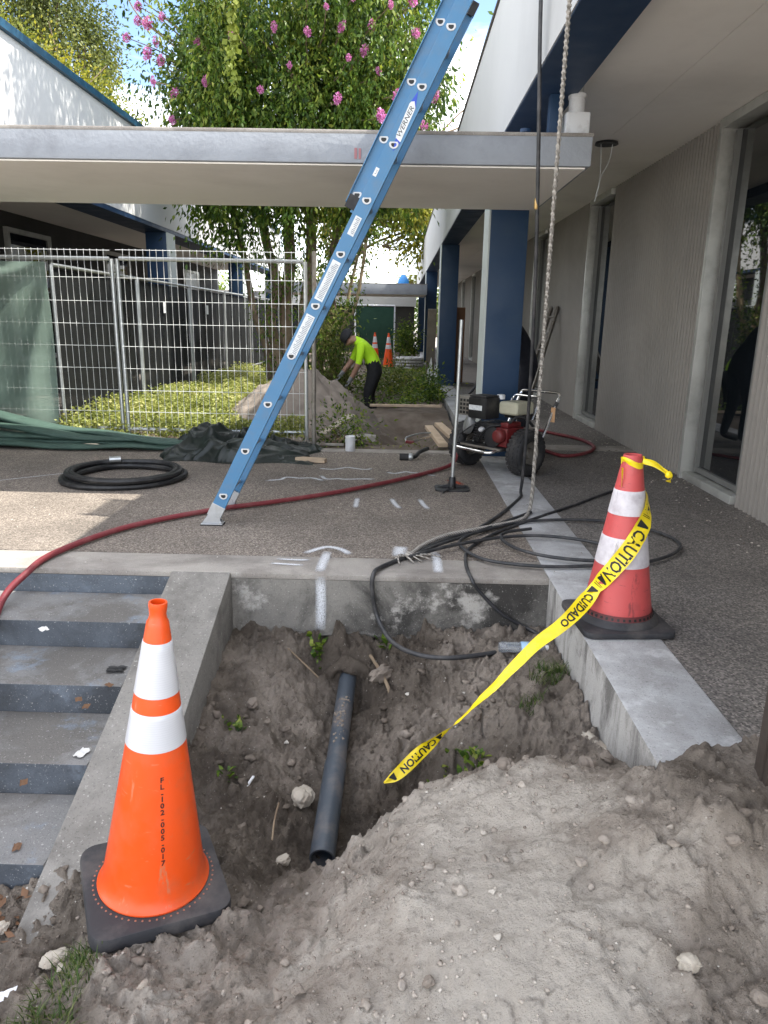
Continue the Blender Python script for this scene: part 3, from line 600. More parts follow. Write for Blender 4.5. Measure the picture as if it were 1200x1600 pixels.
# ------------------------------------------------------------------ lines lying on the paving (metres)
PATH = {
 'cable_a': [(0.876, 4.972, 0.01), (0.668, 4.487, 0.01), (0.467, 4.108, 0.01), (0.306, 3.94, 0.01), (0.084, 3.624, 0.01), (-0.046, 3.444, 0.012), (-0.094, 3.325, 0.012), (-0.098, 3.315, -0.079), (-0.071, 3.315, -0.212), (0.001, 3.171, -0.27), (0.113, 3.041, -0.27), (0.256, 3.01, -0.27), (0.435, 3.059, -0.27), (0.56, 3.113, -0.27), (0.706, 3.101, -0.27)],
 'cable_b': [(1.863, 5.434, 0.01), (1.589, 5.237, 0.01), (1.234, 4.821, 0.01), (0.855, 4.395, 0.01), (0.572, 4.05, 0.01), (0.408, 3.758, 0.01), (0.369, 3.514, 0.012), (0.38, 3.32, -0.003), (0.423, 3.315, -0.066), (0.538, 3.315, -0.18), (0.684, 3.315, -0.26), (0.769, 3.152, -0.26), (0.784, 3.058, -0.26), (0.693, 3.04, -0.26)],
 'cable_c': [(0.881, 4.548, 0.02), (0.59, 4.193, 0.02), (0.383, 3.913, 0.02), (0.377, 3.724, 0.02), (0.492, 3.539, 0.02), (0.755, 3.468, 0.02), (1.018, 3.497, 0.02), (1.262, 3.554, 0.02), (1.484, 3.718, 0.02), (1.596, 3.91, 0.02), (1.559, 4.134, 0.02), (1.356, 4.342, 0.02), (1.049, 4.375, 0.02), (0.714, 4.259, 0.02), (0.3, 3.858, 0.02), (0.117, 3.617, 0.02)],
 'cable_d': [(0.083, 3.542, 0.03), (0.256, 3.706, 0.03), (0.439, 3.836, 0.03), (0.667, 3.952, 0.03), (0.887, 3.97, 0.03), (1.113, 3.864, 0.03), (1.278, 3.608, 0.03), (1.031, 3.549, 0.03), (0.812, 3.595, 0.03), (0.666, 3.715, 0.03), (0.602, 3.898, 0.03), (0.642, 4.027, 0.03), (0.805, 4.12, 0.03)],
 'rope_g': [(0.864, 4.546, 0.02), (0.788, 4.353, 0.02), (0.632, 4.224, 0.02), (0.466, 4.1, 0.02), (0.308, 3.983, 0.02), (0.174, 3.801, 0.02), (0.084, 3.593, 0.02)],
 'hose_red': [(-1.62, 2.2, -0.33), (-1.64, 2.6, -0.215), (-1.793, 3.07, -0.09), (-1.749, 3.237, 0.0), (-1.721, 3.517, 0.022), (-1.532, 3.999, 0.022), (-1.155, 4.411, 0.022), (-0.83, 4.64, 0.022), (-0.435, 4.954, 0.022), (0.013, 5.421, 0.022), (0.381, 5.906, 0.022)],
 'hose_red2': [(1.396, 6.953, 0.022), (1.54, 6.627, 0.022), (1.785, 6.79, 0.022), (1.962, 7.169, 0.022), (1.93, 7.646, 0.022), (1.712, 8.068, 0.022), (1.585, 8.345, 0.022)]}

# ================================================================== traffic cones
def rsquare(h, rad, n=6):
    P = []
    for cx, cy, a0 in ((h - rad, h - rad, 0), (-h + rad, h - rad, 90), (-h + rad, -h + rad, 180), (h - rad, -h + rad, 270)):
        for k in range(n + 1): a = R(a0 + 90 * k / n); P.append((cx + rad * math.cos(a), cy + rad * math.sin(a)))
    return P
def on_cone(prof, z):
    for (r0, z0), (r1, z1) in zip(prof, prof[1:]):
        if z0 <= z <= z1 and z1 > z0: return r0 + (r1 - r0) * (z - z0) / (z1 - z0)
    return prof[-1][0]
def collar(prof, z0, z1, mat, c, lift=.0018, n=48):
    pr = [(on_cone(prof, z0) + .0002, z0)] + [(on_cone(prof, z) + lift, z) for z in np.linspace(z0 + .001, z1 - .001, 8)] + [(on_cone(prof, z1) + .0002, z1)]
    return MB().lathe(pr, n).build('collar', mat, c, smooth=True, sharp=60)
def cone_big(label, loc, rz, tilt, text=None, studs=True, group=None):
    Mx = Matrix.Translation(loc) @ Matrix.Rotation(R(tilt[1]), 4, 'Y') @ Matrix.Rotation(R(tilt[0]), 4, 'X') @ Matrix.Rotation(R(rz), 4, 'Z')
    c = thing('traffic_cone', (0, 0, 0), label, 'traffic cone', group, mat=Mx)
    b = MB(); b.prism(rsquare(.19, .05), 0, .045, 'xy'); b.build('base', M['cone_base'], c, bevel=.01, seg=2)
    prof = [(.155, .0465), (.156, .052), (.149, .06), (.141, .085), (.136, .11)] + [(.136 + (.03 - .136) * t, .11 + .73 * t) for t in np.linspace(.08, 1, 14)]
    full = prof + [(.0285, .848), (.024, .856), (.0215, .87), (.0235, .885), (.0245, .895), (.0235, .902), (.019, .902), (.018, .86)]
    MB().lathe(full, 56).build('body', M['orange'], c, smooth=True, sharp=50)
    collar(prof, .648, .796, M['collar'], c); collar(prof, .50, .603, M['collar'], c)
    if studs:
        b = MB()
        for k in range(56):
            a = 2 * math.pi * k / 56; b.lathe([(.0032, 0), (.0026, .0016), (.0004, .002)], 6, Matrix.Translation((.166 * math.cos(a), .166 * math.sin(a), .0452)))
        b.build('studs', M['cone_dot'], c)
    if text:
        a0 = R(text[1] - rz); b = MB(); z = .425
        for ch in text[0]:
            V, F = text_geo(ch, .0205, 'CENTER', .0005); W = []
            for x, y in V:
                zz = z + y; rr = on_cone(prof, zz) + .0012; a = a0 + x * 1.05 / rr; W.append((rr * math.cos(a), rr * math.sin(a), zz))
            if F: b.add(W, F)
            z -= .0188 if ch != '-' else .016
        b.build('stencil_number', M['ink'], c)
    return c
c1 = cone_big('orange traffic cone with two white collars and a black stencilled number, in the foreground dirt', (-.68, 1.765, -.422), 27, (0, 4.3), ('FL-102-005-017', 298))
c3 = cone_big('right-hand of the two far orange and white cones behind the bending worker', (-.25, 19.4, -.03), 10, (0, 0), None, False, 'pair of cones far down the courtyard')
c4 = cone_big('left-hand of the two far orange and white cones, half hidden by the bending worker', (-.62, 19.9, -.03), 32, (0, 0), None, False, 'pair of cones far down the courtyard')
# faded red cone with tape
c2 = thing('traffic_cone', (.93, 2.83, .005), 'faded red traffic cone with caution tape wrapped round it, standing on the kerb', 'traffic cone', rz=R(4))
b = MB(); b.prism(rsquare(.185, .04), .0, .026, 'xy'); b.build('base', M['cone_base'], c2, bevel=.008)
p2 = [(.137, .06)] + [(.137 + (.036 - .137) * t, .06 + .64 * t) for t in np.linspace(.1, 1, 12)]
MB().lathe([(.166, .027), (.163, .036), (.150, .043), (.143, .052)], 56).build('flange', M['cone_base'], c2, smooth=True, sharp=60)
MB().lathe(p2 + [(.034, .703), (.028, .701), (.026, .66)], 56).build('body', M['red_cone'], c2, smooth=True, sharp=50)
MB().lathe([(.1435, .0515), (.1395, .066), (.1385, .074)], 56).build('skirt', simple('scuffed dark red', (.16, .035, .035), .6, .3, 9, dirt=(.05, .03, .03), dsc=14, damt=.7), c2, smooth=True)
b = MB()
for k in range(40):
    a = 2 * math.pi * k / 40; q = Matrix.Rotation(a, 4, 'Z') @ Matrix.Translation((.1428, 0, .061)) @ Matrix.Rotation(R(-20), 4, 'Y'); b.box(-.0015, .0012, -.0045, .0045, -.005, .005, q)
b.build('slots', M['ink'], c2)
collar(p2, .468, .565, M['collar_dirty'], c2); collar(p2, .262, .378, M['collar_dirty'], c2)

# ------------------------------------------------------------------ caution tape: knot on the cone, strip down to the pit
def ribbon(path, wdir, width, n=10):
    """path, wdir: control lists -> dense centres, width vectors, arc length"""
    C = np.array(spline(path, n)); Wd = np.array(spline(wdir, n)); Wd /= np.linalg.norm(Wd, axis=1)[:, None]
    T = np.gradient(C, axis=0); T /= np.linalg.norm(T, axis=1)[:, None]
    Wd -= T * np.sum(Wd * T, 1)[:, None]; Wd /= np.linalg.norm(Wd, axis=1)[:, None]
    S = np.r_[0, np.cumsum(np.linalg.norm(np.diff(C, axis=0), axis=1))]
    w = np.array(spline([(a, 0, 0) for a in width], n))[:, 0] if hasattr(width, '__len__') else np.full(len(C), width)
    return C, Wd, np.cross(T, Wd), S, w
def ribbon_mesh(rb_, mb, crease=.0, k=6, th=.0006):
    C, Wd, N, S, w = rb_; V = []; F = []
    for i in range(len(C)):
        for j in range(k + 1):
            u = j / k - .5; V.append(C[i] + Wd[i] * w[i] * u + N[i] * crease * math.sin(S[i] * 37 + u * 5) * (1 + .6 * math.sin(S[i] * 91)))
    for i in range(len(C) - 1):
        for j in range(k): a = i * (k + 1) + j; F.append((a, a + 1, a + k + 2, a + k + 1))
    mb.add(V, F)
tp = thing('caution_tape', (.9, 2.8, .6), 'yellow caution tape with black lettering trailing from the red cone into the pit', 'tape')
TO = Vector((.9, 2.8, .6))
def tsub(L): return [tuple(Vector(p) - TO) for p in L]
cz = lambda a, z, lift=.007: (.93 + (on_cone(p2, z) + lift) * math.cos(R(a)), 2.83 + (on_cone(p2, z) + lift) * math.sin(R(a)), z + .005)
cone_part = [cz(a_, z_, .009) for a_, z_ in ((10, .56), (-10, .53), (-32, .49), (-55, .445), (-80, .385), (-105, .315), (-130, .24), (-152, .165))]
main = cone_part + [(.735, 2.70, .105), (.66, 2.665, .045), (.56, 2.64, -.03), (.42, 2.61, -.18), (.285, 2.58, -.315), (.235, 2.565, -.36), (.13, 2.54, -.445), (.035, 2.50, -.525), (-.018, 2.485, -.555)]
def cwid(i):   # width lies in the cone's skin, square to the run of the tape
    p = Vector(main[i]); q = Vector(main[min(i + 1, 8)]) - Vector(main[max(i - 1, 0)]); nn = Vector((p.x - .93, p.y - 2.83, .04)); return tuple(nn.cross(q).normalized())
wd = [cwid(i) for i in range(8)]
for i in range(8, len(main)):   # the free run: broad side roughly towards the street, one lazy twist
    tt = (Vector(main[min(i + 1, len(main) - 1)]) - Vector(main[i - 1])).normalized(); vv = (Vector(main[i]) - Vector((0.2, 0, 1.1))).normalized()
    ww = tt.cross(vv).normalized(); ww = -ww if ww.z > 0 else ww
    k_ = {11: 35, 12: 75, 13: 110, 14: 170, 15: 185, 16: 200}.get(i, 8 * (i - 8)); wd.append(tuple(Matrix.Rotation(R(k_), 3, tt) @ ww))
wd = [tuple(-c for c in w_) if w_[2] > 0 and i < 8 else w_ for i, w_ in enumerate(wd)]
rbn = ribbon(tsub(main), wd, [.045, .06, .068, .068, .068, .068, .068, .066, .06, .052, .046, .036, .022, .018, .05, .044, .006])
S_at = lambda i: rbn[3][min(i * 10, len(rbn[3]) - 1)]
b = MB(); ribbon_mesh(rbn, b, .0024); b.build('strip', M['tape'], tp, smooth=True, sharp=80, fix=False)
def tape_text(items):
    C, Wd, N, S, w = rbn; b = MB()
    toc = np.array([0, 0, 1.2]) - np.array(TO)
    for s0, body, size in items:
        if body in ('tri', 'wedge', 'bars', 'bar'):
            h = .026
            if body == 'tri': V = [(0, -h), (.032, -h), (.022, h), (.014, h)]; F = [(0, 1, 2), (0, 2, 3)]
            elif body == 'wedge': V = [(0, -h), (.03, -h), (.012, h), (.004, h)]; F = [(0, 1, 2), (0, 2, 3)]
            elif body == 'bar': V = [(0, -h), (.004, -h), (.004, h), (0, h)]; F = [(0, 1, 2), (0, 2, 3)]
            else: V = []; F = []; [(V.extend([(.007 * q, -h), (.007 * q + .0025, -h), (.007 * q + .0025 - .006, h), (.007 * q - .006, h)]), F.extend([(4 * q, 4 * q + 1, 4 * q + 2), (4 * q, 4 * q + 2, 4 * q + 3)])) for q in range(2)]
            # subdivide along the width
        else:
            V, F = text_geo(body, size, 'LEFT', .0018); V = [(x * .66, y) for x, y in V]
        W = []
        for x, y in V:
            s = s0 + x * 1.0; c = np.array([np.interp(s, S, C[:, k]) for k in range(3)]); wv = np.array([np.interp(s, S, Wd[:, k]) for k in range(3)]); nv = np.array([np.interp(s, S, N[:, k]) for k in range(3)])
            ww = np.interp(s, S, w); sg = 1 if np.dot(nv, toc - c) > 0 else -1
            W.append(c + wv * (y / .076 * ww) * sg + nv * (sg * .0012 + .0024 * math.sin(s * 37 + (y / .076) * 5 * sg) * (1 + .6 * math.sin(s * 91))))
        b.add(W, F)
    return b
sg_flip = 1
L_ = rbn[3][-1]
s3 = S_at(3)
for it in [(s3 - .075, 'wedge', 0), (s3 - .03, 'bars', 0), (s3 - .005, 'tri', 0), (s3 + .035, 'CAUTION', .078), (s3 + .272, 'tri', 0), (s3 + .315, 'bars', 0), (s3 + .336, 'wedge', 0), (s3 + .372, 'CUIDADO', .06), (L_ - .30, 'tri', 0), (L_ - .262, 'CAUTION', .06), (L_ - .055, 'wedge', 0)]: tape_text([it]).build('lettering', M['ink'], tp, fix=False)
ang = list(range(-170, 200, 24)); b = MB()
ribbon_mesh(ribbon(tsub([(.93 + .043 * math.cos(R(a)), 2.83 + .043 * math.sin(R(a)), .678 + .01 * math.sin(R(a * 2 + 40))) for a in ang]), [(.15 * math.cos(R(a)), .15 * math.sin(R(a)), 1) for a in ang], .026, 4), b, .002)
ribbon_mesh(ribbon(tsub([(.885, 2.80, .66), (.885, 2.79, .62), (.887, 2.795, .585)]), [(.5, .7, .2)] * 3, [.016, .012, .004], 5), b, .001)
ribbon_mesh(ribbon(tsub([cz(30, .66), cz(28, .6), cz(30, .54), cz(36, .50)]), [(.6, -.6, .2)] * 4, [.014, .012, .012, .04], 5), b, .002)
b.build('loop', M['tape'], tp, smooth=True, sharp=80, fix=False)
b = MB(); ribbon_mesh(ribbon(tsub([(.96, 2.80, .688), (1.0, 2.79, .68), (1.045, 2.79, .652), (1.062, 2.79, .636)]), [(.1, .5, .8), (-.1, .4, .9), (.3, .3, .8), (.6, .2, .6)], [.022, .024, .018, .022], 6), b, .002)
ribbon_mesh(ribbon(tsub([(1.055, 2.785, .648), (1.07, 2.78, .632), (1.062, 2.785, .61)]), [(.8, .3, .5), (.2, .7, .6), (.9, .2, .1)], [.02, .028, .03], 6), b, .003)
b.lathe([(.001, -.014), (.011, -.008), (.013, 0), (.01, .009), (.001, .013)], 8, Matrix.Translation(Vector((1.06, 2.788, .637)) - TO))
b.build('knot', M['tape'], tp, smooth=True, sharp=80, fix=False)

# ================================================================== extension ladder leaning on the roof edge
ld = thing('extension_ladder', (-1.085, 4.15, 0), 'blue fibreglass extension ladder leaning to the right against the roof edge', 'ladder')
LU = Vector((.452, 0, .892)); LV = Vector((-.892, 0, .452)); LY = Vector((0, 1, 0)); LO = Vector((0, 0, .03))
LM = Matrix((LU, LY, LV)).transposed().to_4x4(); LM.translation = LO   # local: x along, y across, z towards climbing side
GAP = .43
def channel(s0, s1, yc, side, v0, hw=.039, fl=.03, th=.005):
    b = MB(); b.box(s0, s1, min(yc, yc + side * th), max(yc, yc + side * th), v0 - hw, v0 + hw, LM)
    for q in (-1, 1):
        z0 = v0 + q * (hw - th) if q > 0 else v0 - hw; y0, y1 = sorted((yc + side * (th + .0003), yc + side * fl))
        b.box(s0, s1, y0, y1, z0, z0 + th, LM)
    return b
B0, B1, F0s, F1s = .055, 3.2, 1.94, 4.95; VF = .062
channel(B0, B1, 0, 1, 0).build('base_rail', M['fiberglass'], ld, bevel=.0015, seg=1)
channel(B0, B1, GAP, -1, 0).build('base_rail', M['fiberglass'], ld, bevel=.0015, seg=1)
channel(F0s, F1s, .036, -1, VF, .039, .026).build('fly_rail', M['fiberglass'], ld, bevel=.0015, seg=1)
channel(F0s, F1s, GAP - .036, 1, VF, .039, .026).build('fly_rail', M['fiberglass'], ld, bevel=.0015, seg=1)
def dprof(r):   # D shape with its flat tread level; coordinates (along, perpendicular)
    th = math.atan2(LU.z, LU.x); P = []
    for k in range(15):
        a = math.pi + math.pi * k / 14; P.append((r * math.cos(a), r * math.sin(a) + r * .25))
    P += [(r * .8, r * .62), (-r * .8, r * .62)]
    return [(x * math.cos(th) + y * math.sin(th), -x * math.sin(th) + y * math.cos(th)) for x, y in P]
def rung(s, v, y0, y1):
    b = MB(); D = dprof(.0165); n = len(D)
    V = [(s + a, y, v + c) for y in (y0, y1) for a, c in D]; b.add(V, [(i, i + n, (i + 1) % n + n, (i + 1) % n) for i in range(n)], LM)
    o = b.build('rung', M['alu'], ld, smooth=True, fix=False)
    b = MB(); Do = dprof(.0255); Di = dprof(.0145)
    for yy, sg in ((y0, -1), (y1, 1)):
        V = [(s + a, yy + sg * h, v + c) for h, DD in ((0.0005, Do), (.003, dprof(.0235)), (.003, Di), (-.006, Di)) for a, c in DD]
        b.add(V, [(k * n + i, k * n + (i + 1) % n, (k + 1) * n + (i + 1) % n, (k + 1) * n + i) for k in range(3) for i in range(n)], LM)
    b.build('end_ring', M['ring'], o, smooth=True, sharp=50)
    for yy, sg in ((y0, -1), (y1, 1)): MB().add([(s + a, yy + sg * .0012, v + c) for a, c in Di], [tuple(range(n))], LM).build('dark_disc', M['ink'], o, fix=False)  # flat black disc painted in for the shade inside the rung
for k in range(10): rung(.165 + .305 * k, 0, -.0005, GAP + .0005)
for k in range(6, 16):
    s = .165 + .305 * k + .004
    if F0s < s < F1s - .05: rung(s, VF, .0305, GAP - .0305)
for yy in (.0, GAP):   # swivelling feet
    f = MB(); sg = 1 if yy == 0 else -1; Mf = Matrix.Translation((0.0, yy + sg * .016, 0))
    f.prism([(-.06, .012), (.062, .012), (.02, .075), (-.005, .085), (-.025, .06)], -.02, -.014, 'xz', Mf).prism([(-.06, .012), (.062, .012), (.02, .075), (-.005, .085), (-.025, .06)], .016, .022, 'xz', Mf)
    f.box(-.064, .066, -.035, .035, .006, .0118, Mf); fo = f.build('foot', M['alu'], ld, bevel=.002, seg=1)
    MB().box(-.066, .068, -.037, .037, 0.0, .0058, Mf).build('pad', M['rubber'], fo)
    b = MB(); b.box(.02, .1, yy - .0035 if sg > 0 else yy - .031, yy + .031 if sg > 0 else yy + .0035, -.042, .042, LM); b.build('end_boot', M['alu'], ld, bevel=.002, seg=1)
for (s0, s1, v0, v1, m) in ((1.42, 1.65, -.022, .026, 'sticker'), (1.08, 1.33, -.024, .026, 'sticker'), (1.80, 1.905, -.018, .018, 'sticker'), (2.12, 2.165, .012, .032, 'sticker')):
    o = MB().box(s0, s1, -.0014, -.0002, v0, v1, LM).build('sticker', M[m], ld)
    b = MB(); s = s0 + .012
    while s < s1 - .012:
        wq = random.uniform(.55, .95); b.box(s, s + .004, -.0018, -.0015, v0 + .006, v0 + .006 + (v1 - v0 - .012) * wq, LM); s += .009
    b.build('print', simple('faded grey print', (.25, .27, .3), .6), o)
o = MB().add([(2.29, -.0014, -.008), (2.33, -.0014, -.024), (2.50, -.0014, -.018), (2.56, -.0014, .004), (2.51, -.0014, .02), (2.35, -.0014, .012)], [(0, 1, 2, 3, 4, 5)], LM).build('logo', M['sticker'], ld)
MB().add([(2.27, -.0018, -.010), (2.325, -.0018, -.026), (2.335, -.0018, .006), (2.30, -.0018, -.002)], [(0, 1, 2, 3)], LM).add([(2.50, -.0018, -.02), (2.58, -.0018, .008), (2.52, -.0018, .018), (2.53, -.0018, .002)], [(0, 1, 2, 3)], LM).build('logo_tip', M['sticker_blue'], o)
V, F = text_geo('WERNER', .042); MB().add([(2.425 + x * .95 + y * .25, -.0019, y * .8 - .002) for x, y in V], F, LM).build('logo_lettering', M['ink'], o, fix=False)
MB().box(3.09, 3.17, -.005, -.0003, -.04, .04, LM).box(3.10, 3.18, .0035, .0095, .0405, .1045, LM).build('guide_bracket', M['alu'], ld, bevel=.0015)
for k in range(4): MB().lathe([(.004, 0), (.004, .0015), (.001, .002)], 8, LM @ Matrix.Translation((3.10 + .06 * (k % 2), -.005, -.028 + .05 * (k // 2))) @ Matrix.Rotation(R(90), 4, 'X')).build('rivet', M['ink'], ld)
for q in ((F0s - .02, F0s + .05, .009, .0355, VF - .0335, VF + .0335), (B1 - .06, B1 + .01, .004, .032, -.04, .036), (B1 - .06, B1 + .01, GAP - .034, GAP - .004, -.041, .036)): MB().box(*q, LM).build('end_cap', M['rubber'], ld)

# ================================================================== hoses, cables and rope
def line_obj(name, pts, r, mat, label, cat, n=10, k=8, extra=None, flat=1.0):
    P = spline(pts, n); o0 = Vector(P[len(P) // 2]); b = MB(); b.tube([tuple(Vector(p) - o0) for p in P], r, k, flat=flat)
    o = b.build(name, mat, None, smooth=True, sharp=70); o.location = o0; return tag(o, label, cat)
eng_in = (.52, 6.1, .12)
line_obj('red_hose', [(-1.75, 1.0, -.56), (-1.72, 1.5, -.57), (-1.66, 1.85, -.47)] + PATH['hose_red'] + [(.49, 6.05, .05), eng_in], .0165, M['hose_red'], 'long dull red hose crossing the plaza and running down the left stairs', 'hose')
line_obj('red_hose', [(1.22, 6.35, .16), (1.3, 6.6, .06)] + PATH['hose_red2'], .0165, M['hose_red'], 'short loop of dark red hose curling on the walkway beside the wheeled machine', 'hose')
ca = [(.735, 4.42, 3.69), (.70, 4.40, 3.5), (.70, 4.36, 3.0), (.70, 4.22, 2.6), (.725, 4.15, 2.2), (.78, 4.32, 1.7), (.84, 4.62, 1.1), (.865, 4.85, .6), (.885, 4.99, .2), (.885, 5.02, .05)]
ca = [(.735, 4.35, 3.70), (.69, 4.34, 3.55), (.70, 4.335, 2.82), (.74, 4.37, 2.2), (.80, 4.52, 1.5), (.85, 4.72, .8), (.88, 4.92, .25), (.885, 5.0, .06)]
o = line_obj('black_cable', ca + PATH['cable_a'], .0115, M['cable'], 'black cable hanging from the roof, then looping over the wall into the pit', 'cable', n=8)
cc = MB().lathe([(.011, -.03), (.014, -.02), (.014, .02), (.011, .03)], 12).build('coupling', simple('brass coupling', (.45, .3, .12), .4, .2, 9, metal=.8), o, smooth=True)
cc.location = Vector((.765, 4.44, 1.85)) - o.location
line_obj('black_cable', PATH['cable_b'], .0095, M['cable'], 'black cable from behind the red cone, draped diagonally down the retaining wall', 'cable')
line_obj('black_cable', PATH['cable_c'], .0095, M['cable'], 'wide loop of black cable round the back of the red cone', 'cable')
line_obj('black_cable', PATH['cable_d'], .0095, M['cable'], 'tighter loop of black cable lying on the kerb left of the red cone', 'cable')
# twisted rope
RP = spline([(.77, 3.12, 3.712), (.70, 3.14, 3.70), (.635, 3.20, 3.45), (.70, 3.578, 2.536), (.80, 4.13, 1.2), (.87, 4.5, .25), (.88, 4.58, .06)] + PATH['rope_g'], 60)
RP = np.array(RP); T = np.gradient(RP, axis=0); T /= np.linalg.norm(T, axis=1)[:, None]; S = np.r_[0, np.cumsum(np.linalg.norm(np.diff(RP, axis=0), axis=1))]
u = np.cross(T, np.array([0, 1, 0.0])); u /= np.linalg.norm(u, axis=1)[:, None]; v = np.cross(T, u)
rp = thing('rope', (.8, 4.2, 0), 'thick pale twisted rope hanging from the roof beside the black cable', 'rope')
for k in range(3):
    ph = S * (2 * math.pi / .045) + k * 2.094; P = RP + (u * np.cos(ph)[:, None] + v * np.sin(ph)[:, None]) * .0058
    b = MB(); b.tube([tuple(Vector(p) - Vector((.8, 4.2, 0))) for p in P[::1]], .0074, 6); b.build('strand', M['rope'], rp, smooth=True, fix=False)
b = MB()
for k in range(7):
    a = R(-150 + 30 * k); p0 = Vector((.07, 3.585, .02)) - Vector((.8, 4.2, 0)); L = random.uniform(.09, .2)
    b.tube(spline([p0, p0 + Vector((L * .5 * math.cos(a), L * .35 * math.sin(a), .012)), p0 + Vector((L * math.cos(a + .3), L * .6 * math.sin(a + .3), -.013))], 5), .004, 5)
b.lathe([(.001, -.02), (.02, -.015), (.026, 0), (.02, .015), (.001, .02)], 10, Matrix.Translation(Vector((.085, 3.595, .022)) - Vector((.8, 4.2, 0))))
b.build('frayed_knot', M['rope'], rp, smooth=True)
# coil of black hose
co = thing('hose_coil', (-2.05, 5.36, 0), 'flat coil of thick black hose lying on the plaza behind the sunlit patch', 'hose')
for k in range(5):
    a0 = random.uniform(0, 6); rr = (.40, .43, .37, .42, .39)[k]; z = (.021, .022, .024, .062, .066)[k]
    P = [((rr + .018 * math.sin(2 * a + a0)) * math.cos(a), (rr * .98 + .02 * math.cos(3 * a + a0)) * math.sin(a), max(.021, z + .008 * math.sin(a + a0))) for a in np.linspace(0, 2 * math.pi, 48, endpoint=False)]
    MB().tube(P, .0205, 8, closed=True).build('loop', M['hose_black'], co, smooth=True)
MB().tube([(-.22, .28, .09), (-.14, .31, .092)], .024, 10).build('tape_wrap', M['galv'], co, smooth=True)

# ================================================================== painted marks on the paving
def paint_mark(name, pts, w, mat, label, z=.004, cat='paint mark', wall=False, group=None):
    P = np.array(spline(pts, 6)); T = np.gradient(P, axis=0); T /= np.linalg.norm(T, axis=1)[:, None] + 1e-9
    up = np.array([0, -1, 0.0]) if wall else np.array([0, 0, 1.0]); Nn = np.cross(up, T); k = 6; V = []; F = []; C = []
    for i in range(len(P)):
        for j in range(k + 1):
            uu = j / k * 2 - 1; V.append(P[i] + Nn[i] * w * uu * .5 + np.array([0, 0, 0 if wall else z])); e = min(1, min(i, len(P) - 1 - i) / 3 + .25); C.append((1 - abs(uu) ** 2.0) * e)
    for i in range(len(P) - 1):
        for j in range(k): a = i * (k + 1) + j; F.append((a, a + 1, a + k + 2, a + k + 1))
    c0 = np.mean(V, 0); o = np_mesh(name, np.array(V) - c0, F, mat, vattr={'cover': C}); o.location = c0
    return tag(o, label, cat, group)
for x, t_, l in ((-.258, 0, 'left-most short white dash sprayed on the plaza, below the red hose'), (.036, -.06, 'middle of the three short white dashes sprayed on the plaza'), (.222, -.05, 'right-hand short white dash sprayed on the plaza, beside the tamper base')):
    paint_mark('paint_mark', [(x, 4.62, 0), (x + t_ * .6, 4.76, 0), (x + t_, 4.90, 0)], .045, M['spray'], l, group='dashes sprayed on the plaza')
paint_mark('paint_mark', [(-.36, 3.36, 0), (-.357, 3.5, 0), (-.35, 3.68, 0)], .06, M['spray'], 'white arrow shaft sprayed across the pale edge band, above the streaked wall')
paint_mark('paint_mark', [(-.47, 3.64, 0), (-.40, 3.73, 0), (-.35, 3.76, 0), (-.28, 3.72, 0), (-.23, 3.64, 0)], .05, M['spray'], 'white curved arrow head sprayed at the edge band')
paint_mark('paint_mark', [(-.352, 3.3285, -.01), (-.35, 3.3285, -.15), (-.355, 3.3285, -.29)], .06, M['spray'], 'white streak sprayed down the face of the retaining wall', wall=True)
paint_mark('paint_mark', [(-.62, 3.47, 0), (-.54, 3.46, 0), (-.45, 3.45, 0)], .03, M['spray'], 'short white sprayed stroke on the edge band left of the arrow')
paint_mark('paint_mark', [(-.6, 3.54, 0), (-.5, 3.53, 0), (-.43, 3.535, 0)], .03, M['spray'], 'second short white sprayed stroke, just behind the first on the band')
paint_mark('paint_mark', [(.03, 3.62, 0), (.033, 3.72, 0), (.04, 3.8, 0)], .09, M['spray'], 'faint white sprayed blotch beside the rope knot')
paint_mark('paint_mark', [(.22, 3.38, 0), (.225, 3.5, 0), (.22, 3.72, 0)], .06, M['spray'], 'white sprayed stroke under the cable bundle on the edge band')
sq = [((-.75, 5.45, 0), 'scribbled white paint squiggle on the plaza beside the ladder'), ((-.38, 5.55, 0), 'thin white paint squiggle between ladder and tamper'), ((-.42, 5.95, 0), 'looped white paint squiggle near the white bucket'), ((.14, 5.75, 0), 'small white paint loop just behind the red hose')]
for (x, y, z), l in sq:
    pts = [(x + .07 * k + random.uniform(-.03, .03), y + random.uniform(-.08, .08), 0) for k in range(-3, 4)]; paint_mark('paint_mark', pts, .045, M['spray'], l)
paint_mark('paint_mark', [(-3.1, 5.05, 0), (-2.8, 5.3, 0), (-2.5, 5.55, 0)], .02, M['spray'], 'long thin white chalk line at the left end of the plaza')
paint_mark('paint_mark', [(.40, 5.55, 0), (.46, 5.5, 0), (.50, 5.38, 0)], .07, M['spray_red'], 'red sprayed patch behind the tamper base', cat='paint mark')

